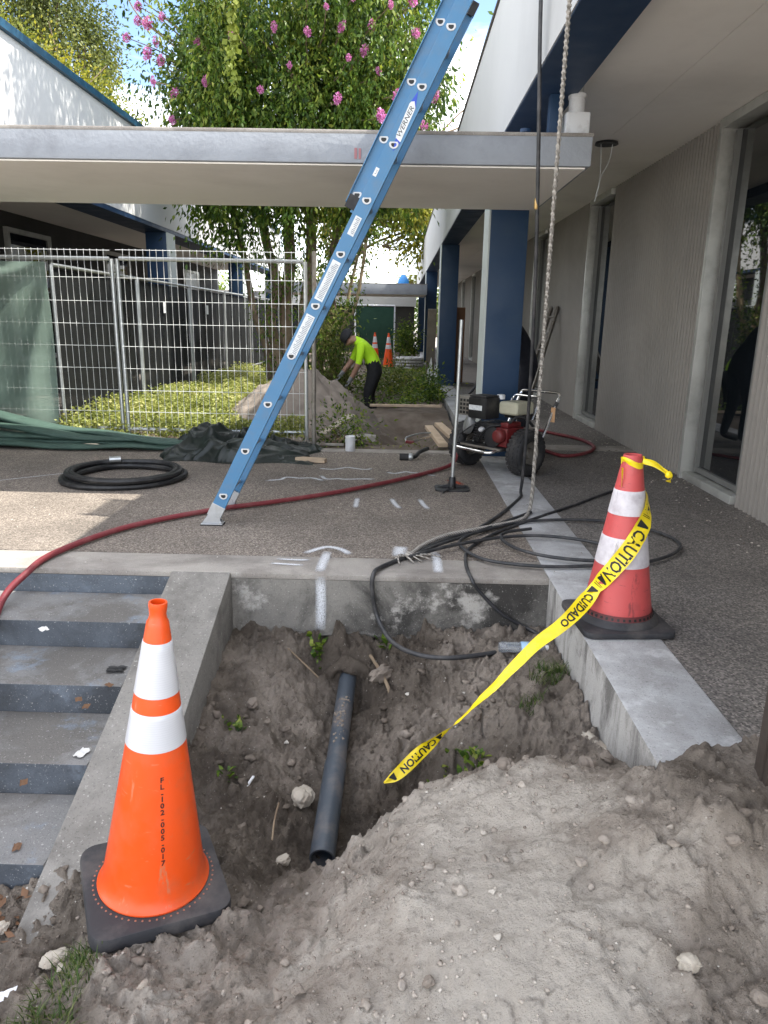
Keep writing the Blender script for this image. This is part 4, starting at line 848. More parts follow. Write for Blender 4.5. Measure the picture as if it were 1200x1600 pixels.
# ================================================================== temporary fencing and cloth
def fence_panel(label, x0, x1, y, h=1.70, group=None, rz=0.0, foot=True):
    L = x1 - x0; f = thing('fence_panel', (x0, y, 0), label, 'fence panel', group, rz=rz)
    for (x, nm) in ((0, 'post'), (L, 'post')):
        MB().tube([(x, 0, .02 if foot else .1), (x, 0, h)], .0195, 10).build(nm, M['galv'], f, smooth=True)
    for z in (.13, h): MB().tube([(0.02, 0, z), (L - .02, 0, z)], .0185, 10).build('rail', M['galv'], f, smooth=True)
    b = MB(); n = int(L / .06)
    for k in range(1, n): x = L * k / n; b.tube([(x, -.021, .06), (x + random.uniform(-.004, .004), -.021, h + .085)], .0023, 4)
    for z in list(np.arange(.3, h - .1, .205)) + [h + .075]: b.tube([(.0, -.0255, z), (L, -.0255, z + random.uniform(-.004, .004))], .0023, 4)
    b.build('wire_mesh', M['wire'], f)
    if foot:
        for x in (0.0, L): MB().box(x - .06, x + .06, -.16, .16, .0, .02).box(x - .028, x + .028, -.028, .028, .0201, .06).prism([(-.15, .021), (-.03, .021), (-.03, .1)], x - .004, x + .004, 'yz').build('foot', M['steel'], f)
    return f
fence_panel('left front mesh fence panel, partly covered by green shade cloth', -5.02, -2.665, 7.03)
fence_panel('right front mesh fence panel, standing behind the ladder', -2.60, -.868, 7.0)
for (x, y, l) in ((-.79, 6.93, 'thin upright steel post beside the right end of the front mesh fence'),):
    o = MB().tube([(0, 0, 0), (.012, 0, 1.78)], .021, 10).build('steel_post', M['steel'], None, smooth=True); o.location = (x, y, .006); tag(o, l, 'post')
NP = ['first', 'second', 'third', 'fourth', 'fifth', 'sixth']
for k in range(6):
    y0 = 7.35 + 2.42 * k; ht = 1.66
    f = thing('screened_fence_panel', (-3.38, y0, 0), f'{NP[k]} black-screened fence panel from the front, in the row before the left building', 'fence panel', 'black-screened fence row')
    for y in (0, 2.36): MB().tube([(0, y, -.05), (0, y, ht)], .02, 8).build('post', M['galv'], f, smooth=True)
    for z in (.12, ht): MB().tube([(0, .02, z), (0, 2.34, z)], .018, 8).build('rail', M['galv'], f, smooth=True)
    ys = np.linspace(.02, 2.34, 40); zs = np.linspace(.02, ht - .03, 14); Yg, Zg = np.meshgrid(ys, zs)
    Xg = -.03 + .012 * np.sin(Yg * 11 + k) * (1 - Zg / 2.4) + .008 * np.sin(Yg * 23 + Zg * 3)
    V = np.stack([Xg.ravel(), Yg.ravel(), Zg.ravel()], 1); i = (np.arange(13)[:, None] * 40 + np.arange(39)[None]).ravel()
    np_mesh('screen', V, np.stack([i, i + 1, i + 41, i + 40], 1), M['screen_dark'], f, smooth=True)
    if k in (1, 2): MB().box(.0, .004, 1.0, 1.12, ht - .42, ht - .27).build('notice', M['sticker'], f)
# green shade cloth hung on the left panel
xs = np.linspace(-5.0, -3.24, 60); zs = np.linspace(.05, 1.66, 44); Xg, Zg = np.meshgrid(xs, zs)
ra = np.arctan2(1.68 - Zg, -3.2 - Xg); rr_ = np.hypot(1.68 - Zg, -3.2 - Xg)      # tension folds fan out from the upper right corner
Yg = 6.95 + (.012 + .03 * np.clip(rr_, 0, 1.2)) * np.sin(ra * 13 + .8 * np.sin(ra * 5)) * np.clip(rr_ * 2, 0, 1) * np.clip(1.5 - np.abs(ra - .8), 0, 1) + .006 * np.sin(Xg * 17 + Zg * 2) - .03 * np.clip(.5 - Zg, 0, 1)
Xg2 = Xg - .03 * np.clip((Xg + 3.5) / .26, 0, 1) * (Zg - 1.2) ** 2
V = np.stack([Xg2.ravel() + 4, Yg.ravel() - 6.95, Zg.ravel()], 1); i = (np.arange(43)[:, None] * 60 + np.arange(59)[None]).ravel()
o = np_mesh('shade_cloth', V, np.stack([i, i + 1, i + 61, i + 60], 1), M['screen'], smooth=True); o.location = (-4, 6.95, 0); tag(o, 'translucent green shade cloth hanging in diagonal folds on the left fence panel', 'shade cloth')
b = MB()
for k, (y0, z0, r0, sw) in enumerate(((6.47, .05, .058, .04), (6.58, .075, .07, -.05), (6.68, .12, .075, .05), (6.76, .19, .08, -.03), (6.84, .27, .075, .02))):
    P = []; Q = []
    for t_ in np.linspace(0, 1, 26):
        x = -4.95 + 3.05 * t_; dr = (1 - t_) ** 1.5; y = y0 + sw * math.sin(t_ * 6 + k * 1.3) + .16 * t_ * (.8 - .45 * k * .25) - .07 * k * t_; z = .03 + (z0 - .03 + .05 * k) * (.25 + .9 * dr) * (1 - .55 * t_) + .012 * math.sin(t_ * 17 + k * 2)
        P.append((x + 3.4, y - 6.7, max(.03, z))); Q.append(max(.035, r0 * (1.0 + .75 * dr) * (1 + .18 * math.sin(t_ * 13 + k * 2.1) + .08 * math.sin(t_ * 31 + k))))
    b.tube(P, Q, 14, flat=.36)
o = b.build('fallen_shade_cloth', M['tarp_light'], None, smooth=True, sharp=80); o.location = (-3.4, 6.7, 0); tag(o, 'long folds of fallen green shade cloth along the foot of the left fence panel', 'shade cloth')
# heap of dark tarp
xs = np.linspace(-2.08, -.70, 170); ys = np.linspace(5.98, 6.96, 120); Xg, Yg = np.meshgrid(xs, ys)
e = np.clip(1 - np.abs((Xg + 1.4) / .68 + .12 * np.sin(Yg * 9)) ** 3, 0, 1) * np.clip(1 - np.abs((Yg - 6.5) / .44 + .1 * np.sin(Xg * 8)) ** 3, 0, 1)
wxa = Xg + .08 * fbm(Xg, Yg, 3, 2, 93); wya = Yg + .08 * fbm(Xg, Yg, 3, 2, 94)
rd = lambda n_, w_: np.exp(-(n_ / w_) ** 2)
rid = rd(fbm(wxa * .8 + .5 * wya, wya * 2.2, 2.0, 1, 91), .42); rid2 = rd(fbm(wxa * 1.2, wya * 2.2 - .9 * wxa, 3.8, 1, 95), .3); rid3 = rd(fbm(wxa + wya, wya - wxa, 7.5, 1, 97), .3)
Zg = e ** .45 * (.04 + .13 * rid * np.clip(1.25 - np.abs(Xg + 1.6) / .6, .2, 1) + .075 * rid2 + .022 * rid3) * np.clip(1.3 - (Xg + 2.0) * .5, .5, 1.2)
Zg = np.where(e <= .002, .0, Zg) - .004
V = np.stack([Xg.ravel() + 1.45, Yg.ravel() - 6.5, Zg.ravel()], 1); i = (np.arange(119)[:, None] * 170 + np.arange(169)[None]).ravel()
o = np_mesh('tarp_heap', V, np.stack([i, i + 1, i + 171, i + 170], 1), M['tarp'], smooth=True); o.location = (-1.45, 6.5, .002); tag(o, 'crumpled heap of dark green tarp on the plaza behind the ladder', 'tarp')

# ================================================================== wheeled drain jetter beside the column
AX = Vector((.68, -.733, 0)); AY = Vector((.733, .68, 0))
Mj = Matrix((AX, AY, Vector((0, 0, 1)))).transposed().to_4x4(); Mj.translation = (.83, 6.0, .004)
jt = thing('drain_jetter', (0, 0, 0), 'drain jetter engine on two fat black tyres, in front of the nearest navy column', 'machine', mat=Mj)
for sx in (-1, 1):
    Wm = Matrix.Translation((.31 * sx, 0, .186)) @ Matrix.Rotation(R(90), 4, 'Y'); b = MB()
    b.lathe([(.098, -.055), (.13, -.07), (.165, -.068), (.18, -.052), (.184, -.02), (.184, .02), (.18, .052), (.165, .068), (.13, .07), (.098, .055)], 40, Wm)
    ty = b.build('wheel', M['rubber'], jt, smooth=True, sharp=50)
    b = MB()
    for k in range(30):
        for q in (-1, 0, 1):
            a = 2 * math.pi * (k + (.5 if q else 0)) / 30; b.box(.1805, .1875, -.011, .011, q * .04 - .016, q * .04 + .016, Wm @ Matrix.Rotation(a, 4, 'Z'))
    b.build('tread', M['rubber'], ty)
    b = MB(); b.lathe([(.099, .045), (.09, .056), (.082, .03), (.045, .028), (.04, .05), (.03, .052), (.001, .052)], 28, Wm); b.lathe([(.099, -.045), (.09, -.056), (.082, -.03), (.03, -.028), (.001, -.03)], 28, Wm)
    b.build('rim', M['steel'], ty, smooth=True, sharp=40)
MB().tube([(-.24, 0, .186), (.24, 0, .186)], .014, 10).build('axle', M['steel'], jt, smooth=True)
MB().box(-.22, .22, -.2, .22, .2, .225).build('deck', M['black_metal'], jt, bevel=.004)
MB().tube(spline([(-.26, -.12, .215), (-.24, -.26, .2), (.0, -.27, .19), (.14, -.26, .19), (.18, -.18, .205)], 6), .0125, 10).build('front_bar', M['chrome'], jt, smooth=True)
MB().box(-.13, .08, -.11, .13, .226, .40).build('engine_block', M['black_metal'], jt, bevel=.012)
b = MB()
for k in range(7): b.box(-.14, .09, -.135, -.112, .25 + .02 * k, .258 + .02 * k)
b.build('cooling_fins', M['black_metal'], jt)
MB().box(-.17, .02, -.17, .0, .43, .605).build('air_cleaner', M['black_metal'], jt, bevel=.014)
MB().box(-.165, .015, -.176, -.171, .44, .595).build('cover_plate', M['ink'], jt, bevel=.002)
MB().box(.025, .22, -.03, .20, .47, .575).build('fuel_tank', M['cream_plastic'], jt, bevel=.03, seg=3)
MB().lathe([(.035, .586), (.035, .615), (.03, .622), (.001, .622)], 16, Matrix.Translation((.0, .03, 0))).build('fuel_cap', M['plastic_white'], jt, smooth=True)
b = MB(); b.box(-.33, -.18, -.14, .02, .44, .6); mu = b.build('muffler', M['steel'], jt, bevel=.012)
b = MB()
for k in range(4):
    for q in range(4): b.box(-.325 + .035 * q, -.302 + .035 * q, -.1425, -.1405, .455 + .033 * k, .476 + .033 * k)
b.build('muffler_slot', M['ink'], mu)
MB().lathe([(.03, 0), (.075, .01), (.085, .03), (.085, .055), (.06, .07), (.001, .072)], 24, Matrix.Translation((-.17, -.1, .36)) @ Matrix.Rotation(R(70), 4, 'X') @ Matrix.Rotation(R(-35), 4, 'Y')).build('recoil_starter', M['alu'], jt, smooth=True)
MB().lathe([(.02, 0), (.024, .02), (.016, .04), (.001, .042)], 14, Matrix.Translation((-.02, -.15, .35)) @ Matrix.Rotation(R(90), 4, 'X')).build('spark_plug', M['plastic_white'], jt, smooth=True)
MB().box(.11, .23, -.15, .08, .23, .38).lathe([(.055, 0), (.06, .03), (.045, .06), (.001, .065)], 20, Matrix.Translation((.17, -.15, .32)) @ Matrix.Rotation(R(90), 4, 'X')).box(.13, .21, -.12, .05, .381, .42).build('pump', M['red_metal'], jt, bevel=.01)
b = MB(); b.tube(spline([(.2, -.1, .42), (.24, -.02, .47), (.30, .05, .42), (.32, .14, .3), (.29, .22, .2)], 6), .012, 8).tube(spline([(.16, -.1, .4), (.06, -.17, .38), (-.02, -.18, .30), (-.06, -.14, .24)], 6), .007, 8); b.build('pressure_line', M['hose_black'], jt, smooth=True)
b = MB(); b.box(.085, .1, -.165, -.15, .24, .36).box(.055, .07, -.165, -.15, .25, .36); b.build('lever', M['chrome'], jt, bevel=.003)
MB().tube([(.24, .05, .37), (.40, -.02, .40)], .008, 8).lathe([(.014, 0), (.014, .03)], 12, Matrix.Translation((.40, -.02, .40)) @ Matrix.Rotation(R(90), 4, 'Y'), True, True).build('valve', M['steel'], jt, smooth=True)
def hoop(xa, xb, y0, z0, y1, z1, r=.011):
    k = .05; return spline([(xa, y0, z0), (xa, y0 + (y1 - y0) * .8, z0 + (z1 - z0) * .8), (xa, y1 - .01, z1 - k * .6), (xa - k * .6 * np.sign(xa - xb), y1, z1), ((xa + xb) / 2, y1, z1), (xb + k * .6 * np.sign(xa - xb), y1, z1), (xb, y1 - .01, z1 - k * .6), (xb, y0 + (y1 - y0) * .8, z0 + (z1 - z0) * .8), (xb, y0, z0)], 5)
MB().tube(hoop(.27, -.13, .2, .17, .47, .63), .0115, 10).build('handle', M['chrome'], jt, smooth=True)
MB().tube(hoop(.2, -.08, .2, .42, .30, .60), .009, 10).build('handle', M['chrome'], jt, smooth=True)
MB().tube([(.262, .40, .50), (.273, .43, .56)], .0165, 10).build('grip', M['rubber'], jt, smooth=True)
MB().box(.2, .24, .30, .304, .44, .56).build('warning_tag', simple('orange tag', (.6, .35, .18), .6, .15, 20), jt).location = (.06, .07, -.04)
for k in range(6): MB().lathe([(.007, 0), (.007, .006), (.001, .007)], 6, Matrix.Translation((-.15 + .06 * k, -.113, .235 + .02 * (k % 2))) @ Matrix.Rotation(R(90), 4, 'X')).build('bolt', M['galv'], jt)
MB().lathe([(.075, 0), (.08, .004), (.08, .022), (.03, .03), (.001, .03)], 24, Matrix.Translation((.1, -.155, .30)) @ Matrix.Rotation(R(90), 4, 'X')).build('pulley', M['black_metal'], jt, smooth=True)
MB().box(-.158, -.02, -.1785, -.1765, .5, .54).build('engine_label', M['sticker'], jt)
MB().box(-.16, .01, -.175, .0, .606, .618).build('air_cleaner_lid', M['rubber'], jt, bevel=.004)
MB().tube(spline([(-.05, -.14, .42), (-.12, -.2, .36), (-.2, -.2, .3), (-.22, -.12, .26)], 6), .006, 6).tube(spline([(.1, -.16, .44), (.02, -.2, .4), (-.06, -.19, .35)], 6), .004, 6).build('throttle_cable', M['hose_black'], jt, smooth=True)
MB().box(-.21, .21, -.205, -.2005, .205, .222).build('deck_edge', M['steel'], jt)
MB().box(-.06, .2, .16, .3, .42, .47).build('hose_tray', M['black_metal'], jt, bevel=.01)

# ------------------------------------------------------------------ tamper, can, boards and bits
tm = thing('hand_tamper', (.42, 5.24, .0), 'upright galvanised pole on a flat black cast base, standing on the plaza', 'tamper')
MB().tube([(0, 0, .06), (.012, 0, .6), (.018, .0, 1.21)], .0135, 12).build('pole', M['galv'], tm, smooth=True)
b = MB(); b.prism(rsquare(.115, .04), .001, .014, 'xy', Matrix.Diagonal((1.1, .8, 1, 1))); b.prism([(-.11, .015), (.11, .015), (.03, .04), (.022, .075), (-.022, .075), (-.03, .04)], -.006, .006, 'xz').prism([(-.08, .015), (.08, .015), (.03, .04), (.022, .07), (-.022, .07), (-.03, .04)], -.006, .006, 'yz')
b.lathe([(.028, .015), (.026, .085), (.02, .095)], 14); b.build('base', M['black_metal'], tm, bevel=.002, seg=1)
MB().tube(spline([(-.03, -.07, .02), (-.05, -.11, .015), (-.075, -.15, .006)], 5), .006, 6).lathe([(.001, 0), (.014, .006), (.016, .018), (.001, .026)], 8, Matrix.Translation((-.035, -.08, .0))).build('cord_stub', M['rubber'], tm, smooth=True)
pc = thing('paint_can', (-.428, 6.74, .007), 'small scuffed white paint can at the edge of the plaza', 'paint can')
MB().lathe([(.044, 0), (.046, .004), (.046, .125), (.048, .13), (.048, .138), (.044, .14), (.041, .132), (.001, .13)], 24, None, True).build('body', M['plastic_white'], pc, smooth=True)
MB().tube(spline([(-.047, 0, .11), (-.04, -.03, .08), (0, -.052, .06), (.04, -.03, .08), (.047, 0, .11)], 5), .0015, 5).build('bail', M['wire'], pc, smooth=True)
def board(label, p0, p1, w, h, mat, cat='board', name='plank', group=None):
    b = MB(); m = (Vector(p0) + Vector(p1)) / 2; b.beam(Vector(p0) - m, Vector(p1) - m, w, h); o = b.build(name, M[mat], None, bevel=.003, seg=1); o.location = m; return tag(o, label, cat, group)
board('short yellow-brown board end sticking out from under the tarp heap', (-.86, 6.2, .022), (-.60, 6.14, .022), .07, .035, 'wood_new')
board('left of two pale lumber offcuts on the soil behind the plaza', (.36, 8.05, .06), (.46, 7.02, .03), .09, .04, 'wood_new')
board('right of two pale lumber offcuts, closer to the jetter wheel', (.47, 8.15, .08), (.62, 7.3, .03), .09, .04, 'wood_new')
board('long thin pale stick lying across the soil in front of the worker', (-.38, 10.42, .02), (.63, 10.2, .05), .05, .035, 'wood_new', name='stick')
board('broken pale slab leaning on the sand pile behind the steel post', (-.75, 7.35, .05), (-.48, 7.75, .2), .1, .05, 'stone', name='concrete_offcut')
board('dark rusty rod lying at the plaza border left of the paint can', (-1.3, 6.95, .03), (-.5, 6.93, .03), .025, .025, 'steel', name='rod')
board('thin rusty bar leaning on the sand pile left of the fence end', (-1.24, 7.2, .05), (-1.36, 7.9, .45), .02, .02, 'steel', name='rod')
hs = thing('bow_saw', (.2, 7.35, .0), 'small bow saw with pale frame lying beside the lumber offcuts', 'saw')
MB().tube(spline([(-.1, -.1, .02), (-.09, .0, .05), (.05, .14, .07), (.16, .2, .07)], 6), .009, 8).build('bow', M['alu'], hs, smooth=True)
MB().beam((-.02, -.13, .03), (.16, .1, .05), .004, .02).build('blade', M['chrome'], hs)
MB().beam((-.1, -.1, .02), (-.02, -.14, .02), .03, .03).build('grip', M['red_metal'], hs, bevel=.006)
cp = thing('hose_coupling', (.095, 6.36, .0), 'black hose coupling with a short bent pipe end on the plaza', 'coupling')
MB().tube([(-.06, 0, .03), (.03, .0, .03)], .03, 14).build('sleeve', M['rubber'], cp, smooth=True)
MB().tube(spline([(.03, 0, .03), (.08, .03, .03), (.12, .14, .05), (.2, .28, .06)], 6), .018, 10).build('bent_pipe', M['hose_black'], cp, smooth=True)
MB().lathe([(.03, 0), (.033, .01), (.033, .03), (.026, .04)], 12, Matrix.Translation((.02, 0, .03)) @ Matrix.Rotation(R(90), 4, 'Y')).build('ring', M['galv'], cp, smooth=True)
xs = np.linspace(-.62, -.22, 30); zs = np.linspace(0, 1, 26); Xg, Tg = np.meshgrid(xs, zs)
Yg = 7.95 - .35 * Tg + .04 * np.sin(Xg * 34 + Tg * 3); Zg = np.clip(pile_h(Xg, Yg), -.05, 9) + .03 + .03 * np.sin(Xg * 30 + Tg * 6) * Tg
V = np.stack([Xg.ravel() + .42, Yg.ravel() - 7.8, Zg.ravel()], 1); i = (np.arange(25)[:, None] * 30 + np.arange(29)[None]).ravel()
o = np_mesh('grey_sheet', V, np.stack([i, i + 1, i + 31, i + 30], 1), simple('grey sheeting', (.3, .28, .26), .8, .2, 8), smooth=True); o.location = (-.42, 7.8, 0); tag(o, 'wrinkled grey sheet draped over the right foot of the sand pile', 'sheet')
# things in the colonnade
cb = thing('cabinet', (1.09, 14.85, 0), 'tall brown wooden cabinet standing right behind the second navy column', 'cabinet')
MB().box(-.2, .2, -.2, .2, .03, 1.46).build('carcass', M['wood_brown'], cb, bevel=.006)
MB().box(-.19, .19, -.218, -.202, .06, 1.44).build('door', M['wood_brown'], cb, bevel=.004)
MB().box(-.18, .18, -.19, .19, 0, .0299).build('plinth', M['ink'], cb)
MB().lathe([(.02, 1.461), (.05, 1.47), (.05, 1.55), (.03, 1.58), (.001, 1.6)], 14, Matrix.Translation((-.1, 0, 0))).build('box_on_top', M['black_metal'], cb, smooth=True)
board('grey weathered board standing upright left of the second navy column', (.64, 14.75, .0), (.65, 14.6, 1.42), .17, .03, 'wood_old')
o = MB().add([(-.06, 0, .25), (.0, 0, .0), (.06, .0, .28), (.02, .08, .55), (-.06, .0, .25), (-.06, .02, .25), (.0, .02, .0), (.06, .02, .28), (.02, .1, .55)], [(0, 1, 2, 3), (5, 8, 7, 6), (0, 5, 6, 1), (1, 6, 7, 2), (2, 7, 8, 3), (3, 8, 5, 0)]).build('plaster_offcut', M['litter']); o.location = (.60, 13.7, .0); tag(o, 'pale pointed offcut of board leaning by the grey weathered board', 'offcut')
lg = thing('leaning_ladder', (1.8, 10.2, 0), 'grey ladder leaning on the wall behind the person in dark clothes', 'ladder')
pa, pb = Vector((-.05, -.2, 0)), Vector((.5, .75, 1.42)); off = Vector((.16, .34, 0)); off = Vector((-.02, .36, 0))
for q in (0, 1): MB().beam(pa + off * q, pb + off * q, .03, .07).build('rail', M['steel'], lg)
for k in range(6):
    t_ = (k + .6) / 6.2; MB().tube([pa + (pb - pa) * t_, pa + off + (pb - pa) * t_], .014, 8).build('rung', M['steel'], lg, smooth=True)
cd = thing('conduit_bundle', (1.5, 12.6, 0), 'jumble of grey conduit lengths leaning against the wall in the colonnade', 'conduit')
for k in range(11):
    a = random.uniform(-.12, .3); y = random.uniform(-.6, .7); MB().tube([(a, y, .012), (.55 + random.uniform(-.05, .18), y + random.uniform(.1, .8), random.uniform(.5, 1.0))], .011, 6).build('conduit', M['galv'], cd, smooth=True)
line_obj('black_cable', [(.95, 11.3, .02), (1.15, 11.9, .05), (1.3, 12.0, .2), (1.45, 12.3, .3), (1.7, 12.4, .25)], .02, M['hose_black'], 'thick black cable curling past the second column onto the walkway', 'cable')
# far end of the courtyard
fg = thing('screened_gate', (-.76, 24, 0), 'dark green screened gate at the far end of the courtyard', 'gate')
for x in (-.63, .63): MB().tube([(x, 0, -.05), (x, 0, 1.64)], .025, 8).build('post', M['plastic_white'], fg, smooth=True)
MB().tube([(-.63, 0, 1.64), (.63, 0, 1.64)], .025, 8).build('rail', M['plastic_white'], fg, smooth=True)
MB().box(-.6, .6, .01, .02, 0, 1.6).build('screen', screen('gate screen', (.03, .075, .05), .95), fg)
fb = thing('far_building', (-3, 31, 0), 'low grey building with a pale fascia closing the far end of the courtyard', 'building')
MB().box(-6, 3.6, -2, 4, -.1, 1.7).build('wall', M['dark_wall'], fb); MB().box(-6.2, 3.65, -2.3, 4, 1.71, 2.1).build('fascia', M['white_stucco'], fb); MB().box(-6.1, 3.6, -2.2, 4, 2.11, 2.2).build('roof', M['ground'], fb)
for x in (-3.6, -1.2, 1.6): MB().box(x, x + 1.0, -2.03, -2.005, .5, 1.5).build('window', M['glass'], fb)
o = MB().lathe([(.001, 0), (.16, .01), (.15, .1), (.08, .2), (.02, .25), (.001, .24)], 9).build('blue_sheet_bundle', M['blue_plastic'], smooth=True); o.location = (.1, 20.6, 2.145); tag(o, 'small bright blue bundle on top of the distant canopy', 'tarp')
hx = thing('coiled_duct', (.3, 18.6, 0), 'pale coil of flexible duct lying beyond the far cones', 'duct')
for k in range(4): MB().tube([(.32 * math.cos(a), .32 * math.sin(a), .05 + .075 * k) for a in np.linspace(0, 6.283, 24, endpoint=False)], .04, 8, closed=True).build('loop', M['kerb'], hx, smooth=True)

# ================================================================== people
def figure(name, label, J, E, seg_mat, mats, root):
    bm = bmesh.new(); sl_ = bm.verts.layers.skin.verify(); vs = {}
    O = Vector(J[root][0]); O.z = min(v[0][2] for v in J.values())
    for k, (p, r) in J.items():
        v = bm.verts.new(Vector(p) - O); vs[k] = v; v[sl_].radius = r if hasattr(r, '__len__') else (r, r); v[sl_].use_root = (k == root)
    for a, b_, m in E: bm.edges.new((vs[a], vs[b_]))
    me = bpy.data.meshes.new('tmp'); bm.to_mesh(me); bm.free(); o = bpy.data.objects.new('tmp', me); COL.objects.link(o)
    s_ = o.modifiers.new('s', 'SKIN'); s_.use_smooth_shade = True; q = o.modifiers.new('d', 'SUBSURF'); q.levels = 2; q.render_levels = 2
    dg = bpy.context.evaluated_depsgraph_get(); m2 = bpy.data.meshes.new_from_object(o.evaluated_get(dg)); bpy.data.objects.remove(o)
    m2.materials.clear()
    for k in mats: m2.materials.append(M[k])
    segs = [(Vector(J[a][0]) - O, Vector(J[b_][0]) - O, m) for a, b_, m in E]
    for p in m2.polygons:
        best = (9, 0)
        for a, b_, m in segs:
            d = b_ - a; t_ = max(0, min(1, (p.center - a).dot(d) / max(1e-9, d.length_squared))); dd = (p.center - a - d * t_).length
            if dd < best[0]: best = (dd, m)
        p.material_index = best[1]; p.use_smooth = True
    t = thing('person', O, label, 'person'); m2.name = 'body'; link('body', m2, t); return t, O
def hand(J, E, key, base, d, n, m):
    """five separate fingers, slightly curled"""
    d = Vector(d).normalized(); n = Vector(n).normalized(); s = d.cross(n).normalized(); base = Vector(base)
    for k, (L, o_) in enumerate(((.065, -.03), (.078, -.01), (.074, .01), (.058, .03))):
        p1 = base + d * .05 + s * o_; p2 = p1 + d * L * .55 + n * .012; p3 = p2 + d * L * .3 + n * .03
        J[f'{key}f{k}a'] = (p1, .011); J[f'{key}f{k}b'] = (p2, .009); J[f'{key}f{k}c'] = (p3, .008)
        E += [(key, f'{key}f{k}a', m), (f'{key}f{k}a', f'{key}f{k}b', m), (f'{key}f{k}b', f'{key}f{k}c', m)]
    p1 = base + d * .01 - s * .035 + n * .02; p2 = p1 + d * .04 - s * .012 + n * .015; J[key + 'ta'] = (p1, .012); J[key + 'tb'] = (p2, .009); E += [(key, key + 'ta', m), (key + 'ta', key + 'tb', m)]
# 0 shirt 1 trousers 2 skin 3 glove 4 boots
J = {'pel': ((-.36, 11.6, .50), (.15, .13)), 'wst': ((-.42, 11.6, .66), (.15, .12)), 'che': ((-.54, 11.59, .79), (.17, .14)), 'upc': ((-.62, 11.58, .84), (.13, .11)),
     'nek': ((-.655, 11.575, .90), .06), 'hd1': ((-.70, 11.57, .90), (.075, .08)), 'hd2': ((-.76, 11.565, .90), (.09, .1)), 'hd3': ((-.80, 11.56, .915), (.075, .08)), 'nos': ((-.80, 11.56, .80), .018),
     'lsh': ((-.56, 11.40, .80), .075), 'lel': ((-.60, 11.36, .54), .052), 'lwr': ((-.70, 11.40, .34), .036), 'lhd': ((-.735, 11.41, .28), .04),
     'rsh': ((-.60, 11.78, .82), .075), 'rel': ((-.72, 11.82, .58), .052), 'rwr': ((-.86, 11.76, .40), .036), 'rhd': ((-.9, 11.74, .34), .04),
     'lhp': ((-.36, 11.50, .42), .115), 'lkn': ((-.47, 11.46, .05), .078), 'lan': ((-.40, 11.46, -.32), .055), 'lto': ((-.58, 11.45, -.375), .045),
     'rhp': ((-.34, 11.70, .42), .115), 'rkn': ((-.44, 11.76, .04), .078), 'ran': ((-.34, 11.78, -.32), .055), 'rto': ((-.52, 11.80, -.375), .045)}
E = [('pel', 'wst', 0), ('wst', 'che', 0), ('che', 'upc', 0), ('upc', 'nek', 0), ('nek', 'hd1', 2), ('hd1', 'hd2', 2), ('hd2', 'hd3', 2), ('hd2', 'nos', 2), ('che', 'lsh', 0), ('lsh', 'lel', 0), ('lel', 'lwr', 2), ('lwr', 'lhd', 3), ('che', 'rsh', 0), ('rsh', 'rel', 0), ('rel', 'rwr', 2), ('rwr', 'rhd', 3),
     ('pel', 'lhp', 1), ('lhp', 'lkn', 1), ('lkn', 'lan', 1), ('lan', 'lto', 4), ('pel', 'rhp', 1), ('rhp', 'rkn', 1), ('rkn', 'ran', 1), ('ran', 'rto', 4)]
hand(J, E, 'lhd', (-.735, 11.41, .28), (-.4, 0, -1), (-.6, 0, .3), 3); hand(J, E, 'rhd', (-.9, 11.74, .34), (-.5, 0, -1), (-.6, 0, .3), 3)
pw, O1 = figure('person', 'person in lime safety shirt, black trousers and dark cap bending forward', J, E, None, ['hivis', 'trousers', 'skin', 'glove', 'black_metal'], 'pel')
b = MB(); Mc = Matrix.Translation(Vector((-.775, 11.56, .935)) - O1) @ Matrix.Rotation(R(-62), 4, 'Y')
b.lathe([(.115, -.01), (.118, .02), (.112, .06), (.085, .1), (.04, .12), (.001, .124)], 20, Mc); b.prism([(.08, -.085), (.16, -.075), (.2, 0), (.16, .075), (.08, .085)], -.014, -.004, 'xy', Mc @ Matrix.Rotation(R(180), 4, 'Z'))
b.build('cap', M['cloth_dark'], pw, smooth=True)
for k_, (x, y, z) in enumerate(((-.47, 11.455, .90), (-.44, 11.46, .86))):
    o = MB().box(-.045 + .015 * k_, .045 - .015 * k_, -.004, .004, -.008, .008, Matrix.Rotation(R(38), 4, 'Y')).build('shirt_print', M['ink'], pw); o.location = Vector((x, y - .02, z)) - O1
J2 = {'pel': ((1.37, 7.62, .86), (.155, .135)), 'wst': ((1.27, 7.62, 1.0), (.15, .125)), 'che': ((1.12, 7.6, 1.13), (.165, .13)), 'upc': ((1.02, 7.58, 1.19), (.12, .1)), 'nek': ((.97, 7.57, 1.2), .055), 'hd1': ((.93, 7.56, 1.19), (.075, .08)), 'hd2': ((.88, 7.55, 1.18), (.085, .095)), 'hd3': ((.84, 7.55, 1.18), (.07, .08)), 'nos': ((.86, 7.55, 1.07), .018),
      'lsh': ((1.1, 7.42, 1.1), .07), 'lel': ((1.0, 7.38, .84), .05), 'lwr': ((.94, 7.4, .6), .036), 'lhd': ((.92, 7.4, .54), .04), 'rsh': ((1.1, 7.8, 1.12), .07), 'rel': ((1.02, 7.84, .86), .05), 'rwr': ((.95, 7.8, .62), .036), 'rhd': ((.93, 7.8, .56), .04),
      'lhp': ((1.36, 7.53, .78), .11), 'lkn': ((1.29, 7.50, .44), .075), 'lan': ((1.32, 7.5, .09), .052), 'lto': ((1.16, 7.49, .04), .045), 'rhp': ((1.38, 7.72, .78), .11), 'rkn': ((1.32, 7.78, .44), .075), 'ran': ((1.38, 7.8, .09), .052), 'rto': ((1.2, 7.81, .04), .045)}
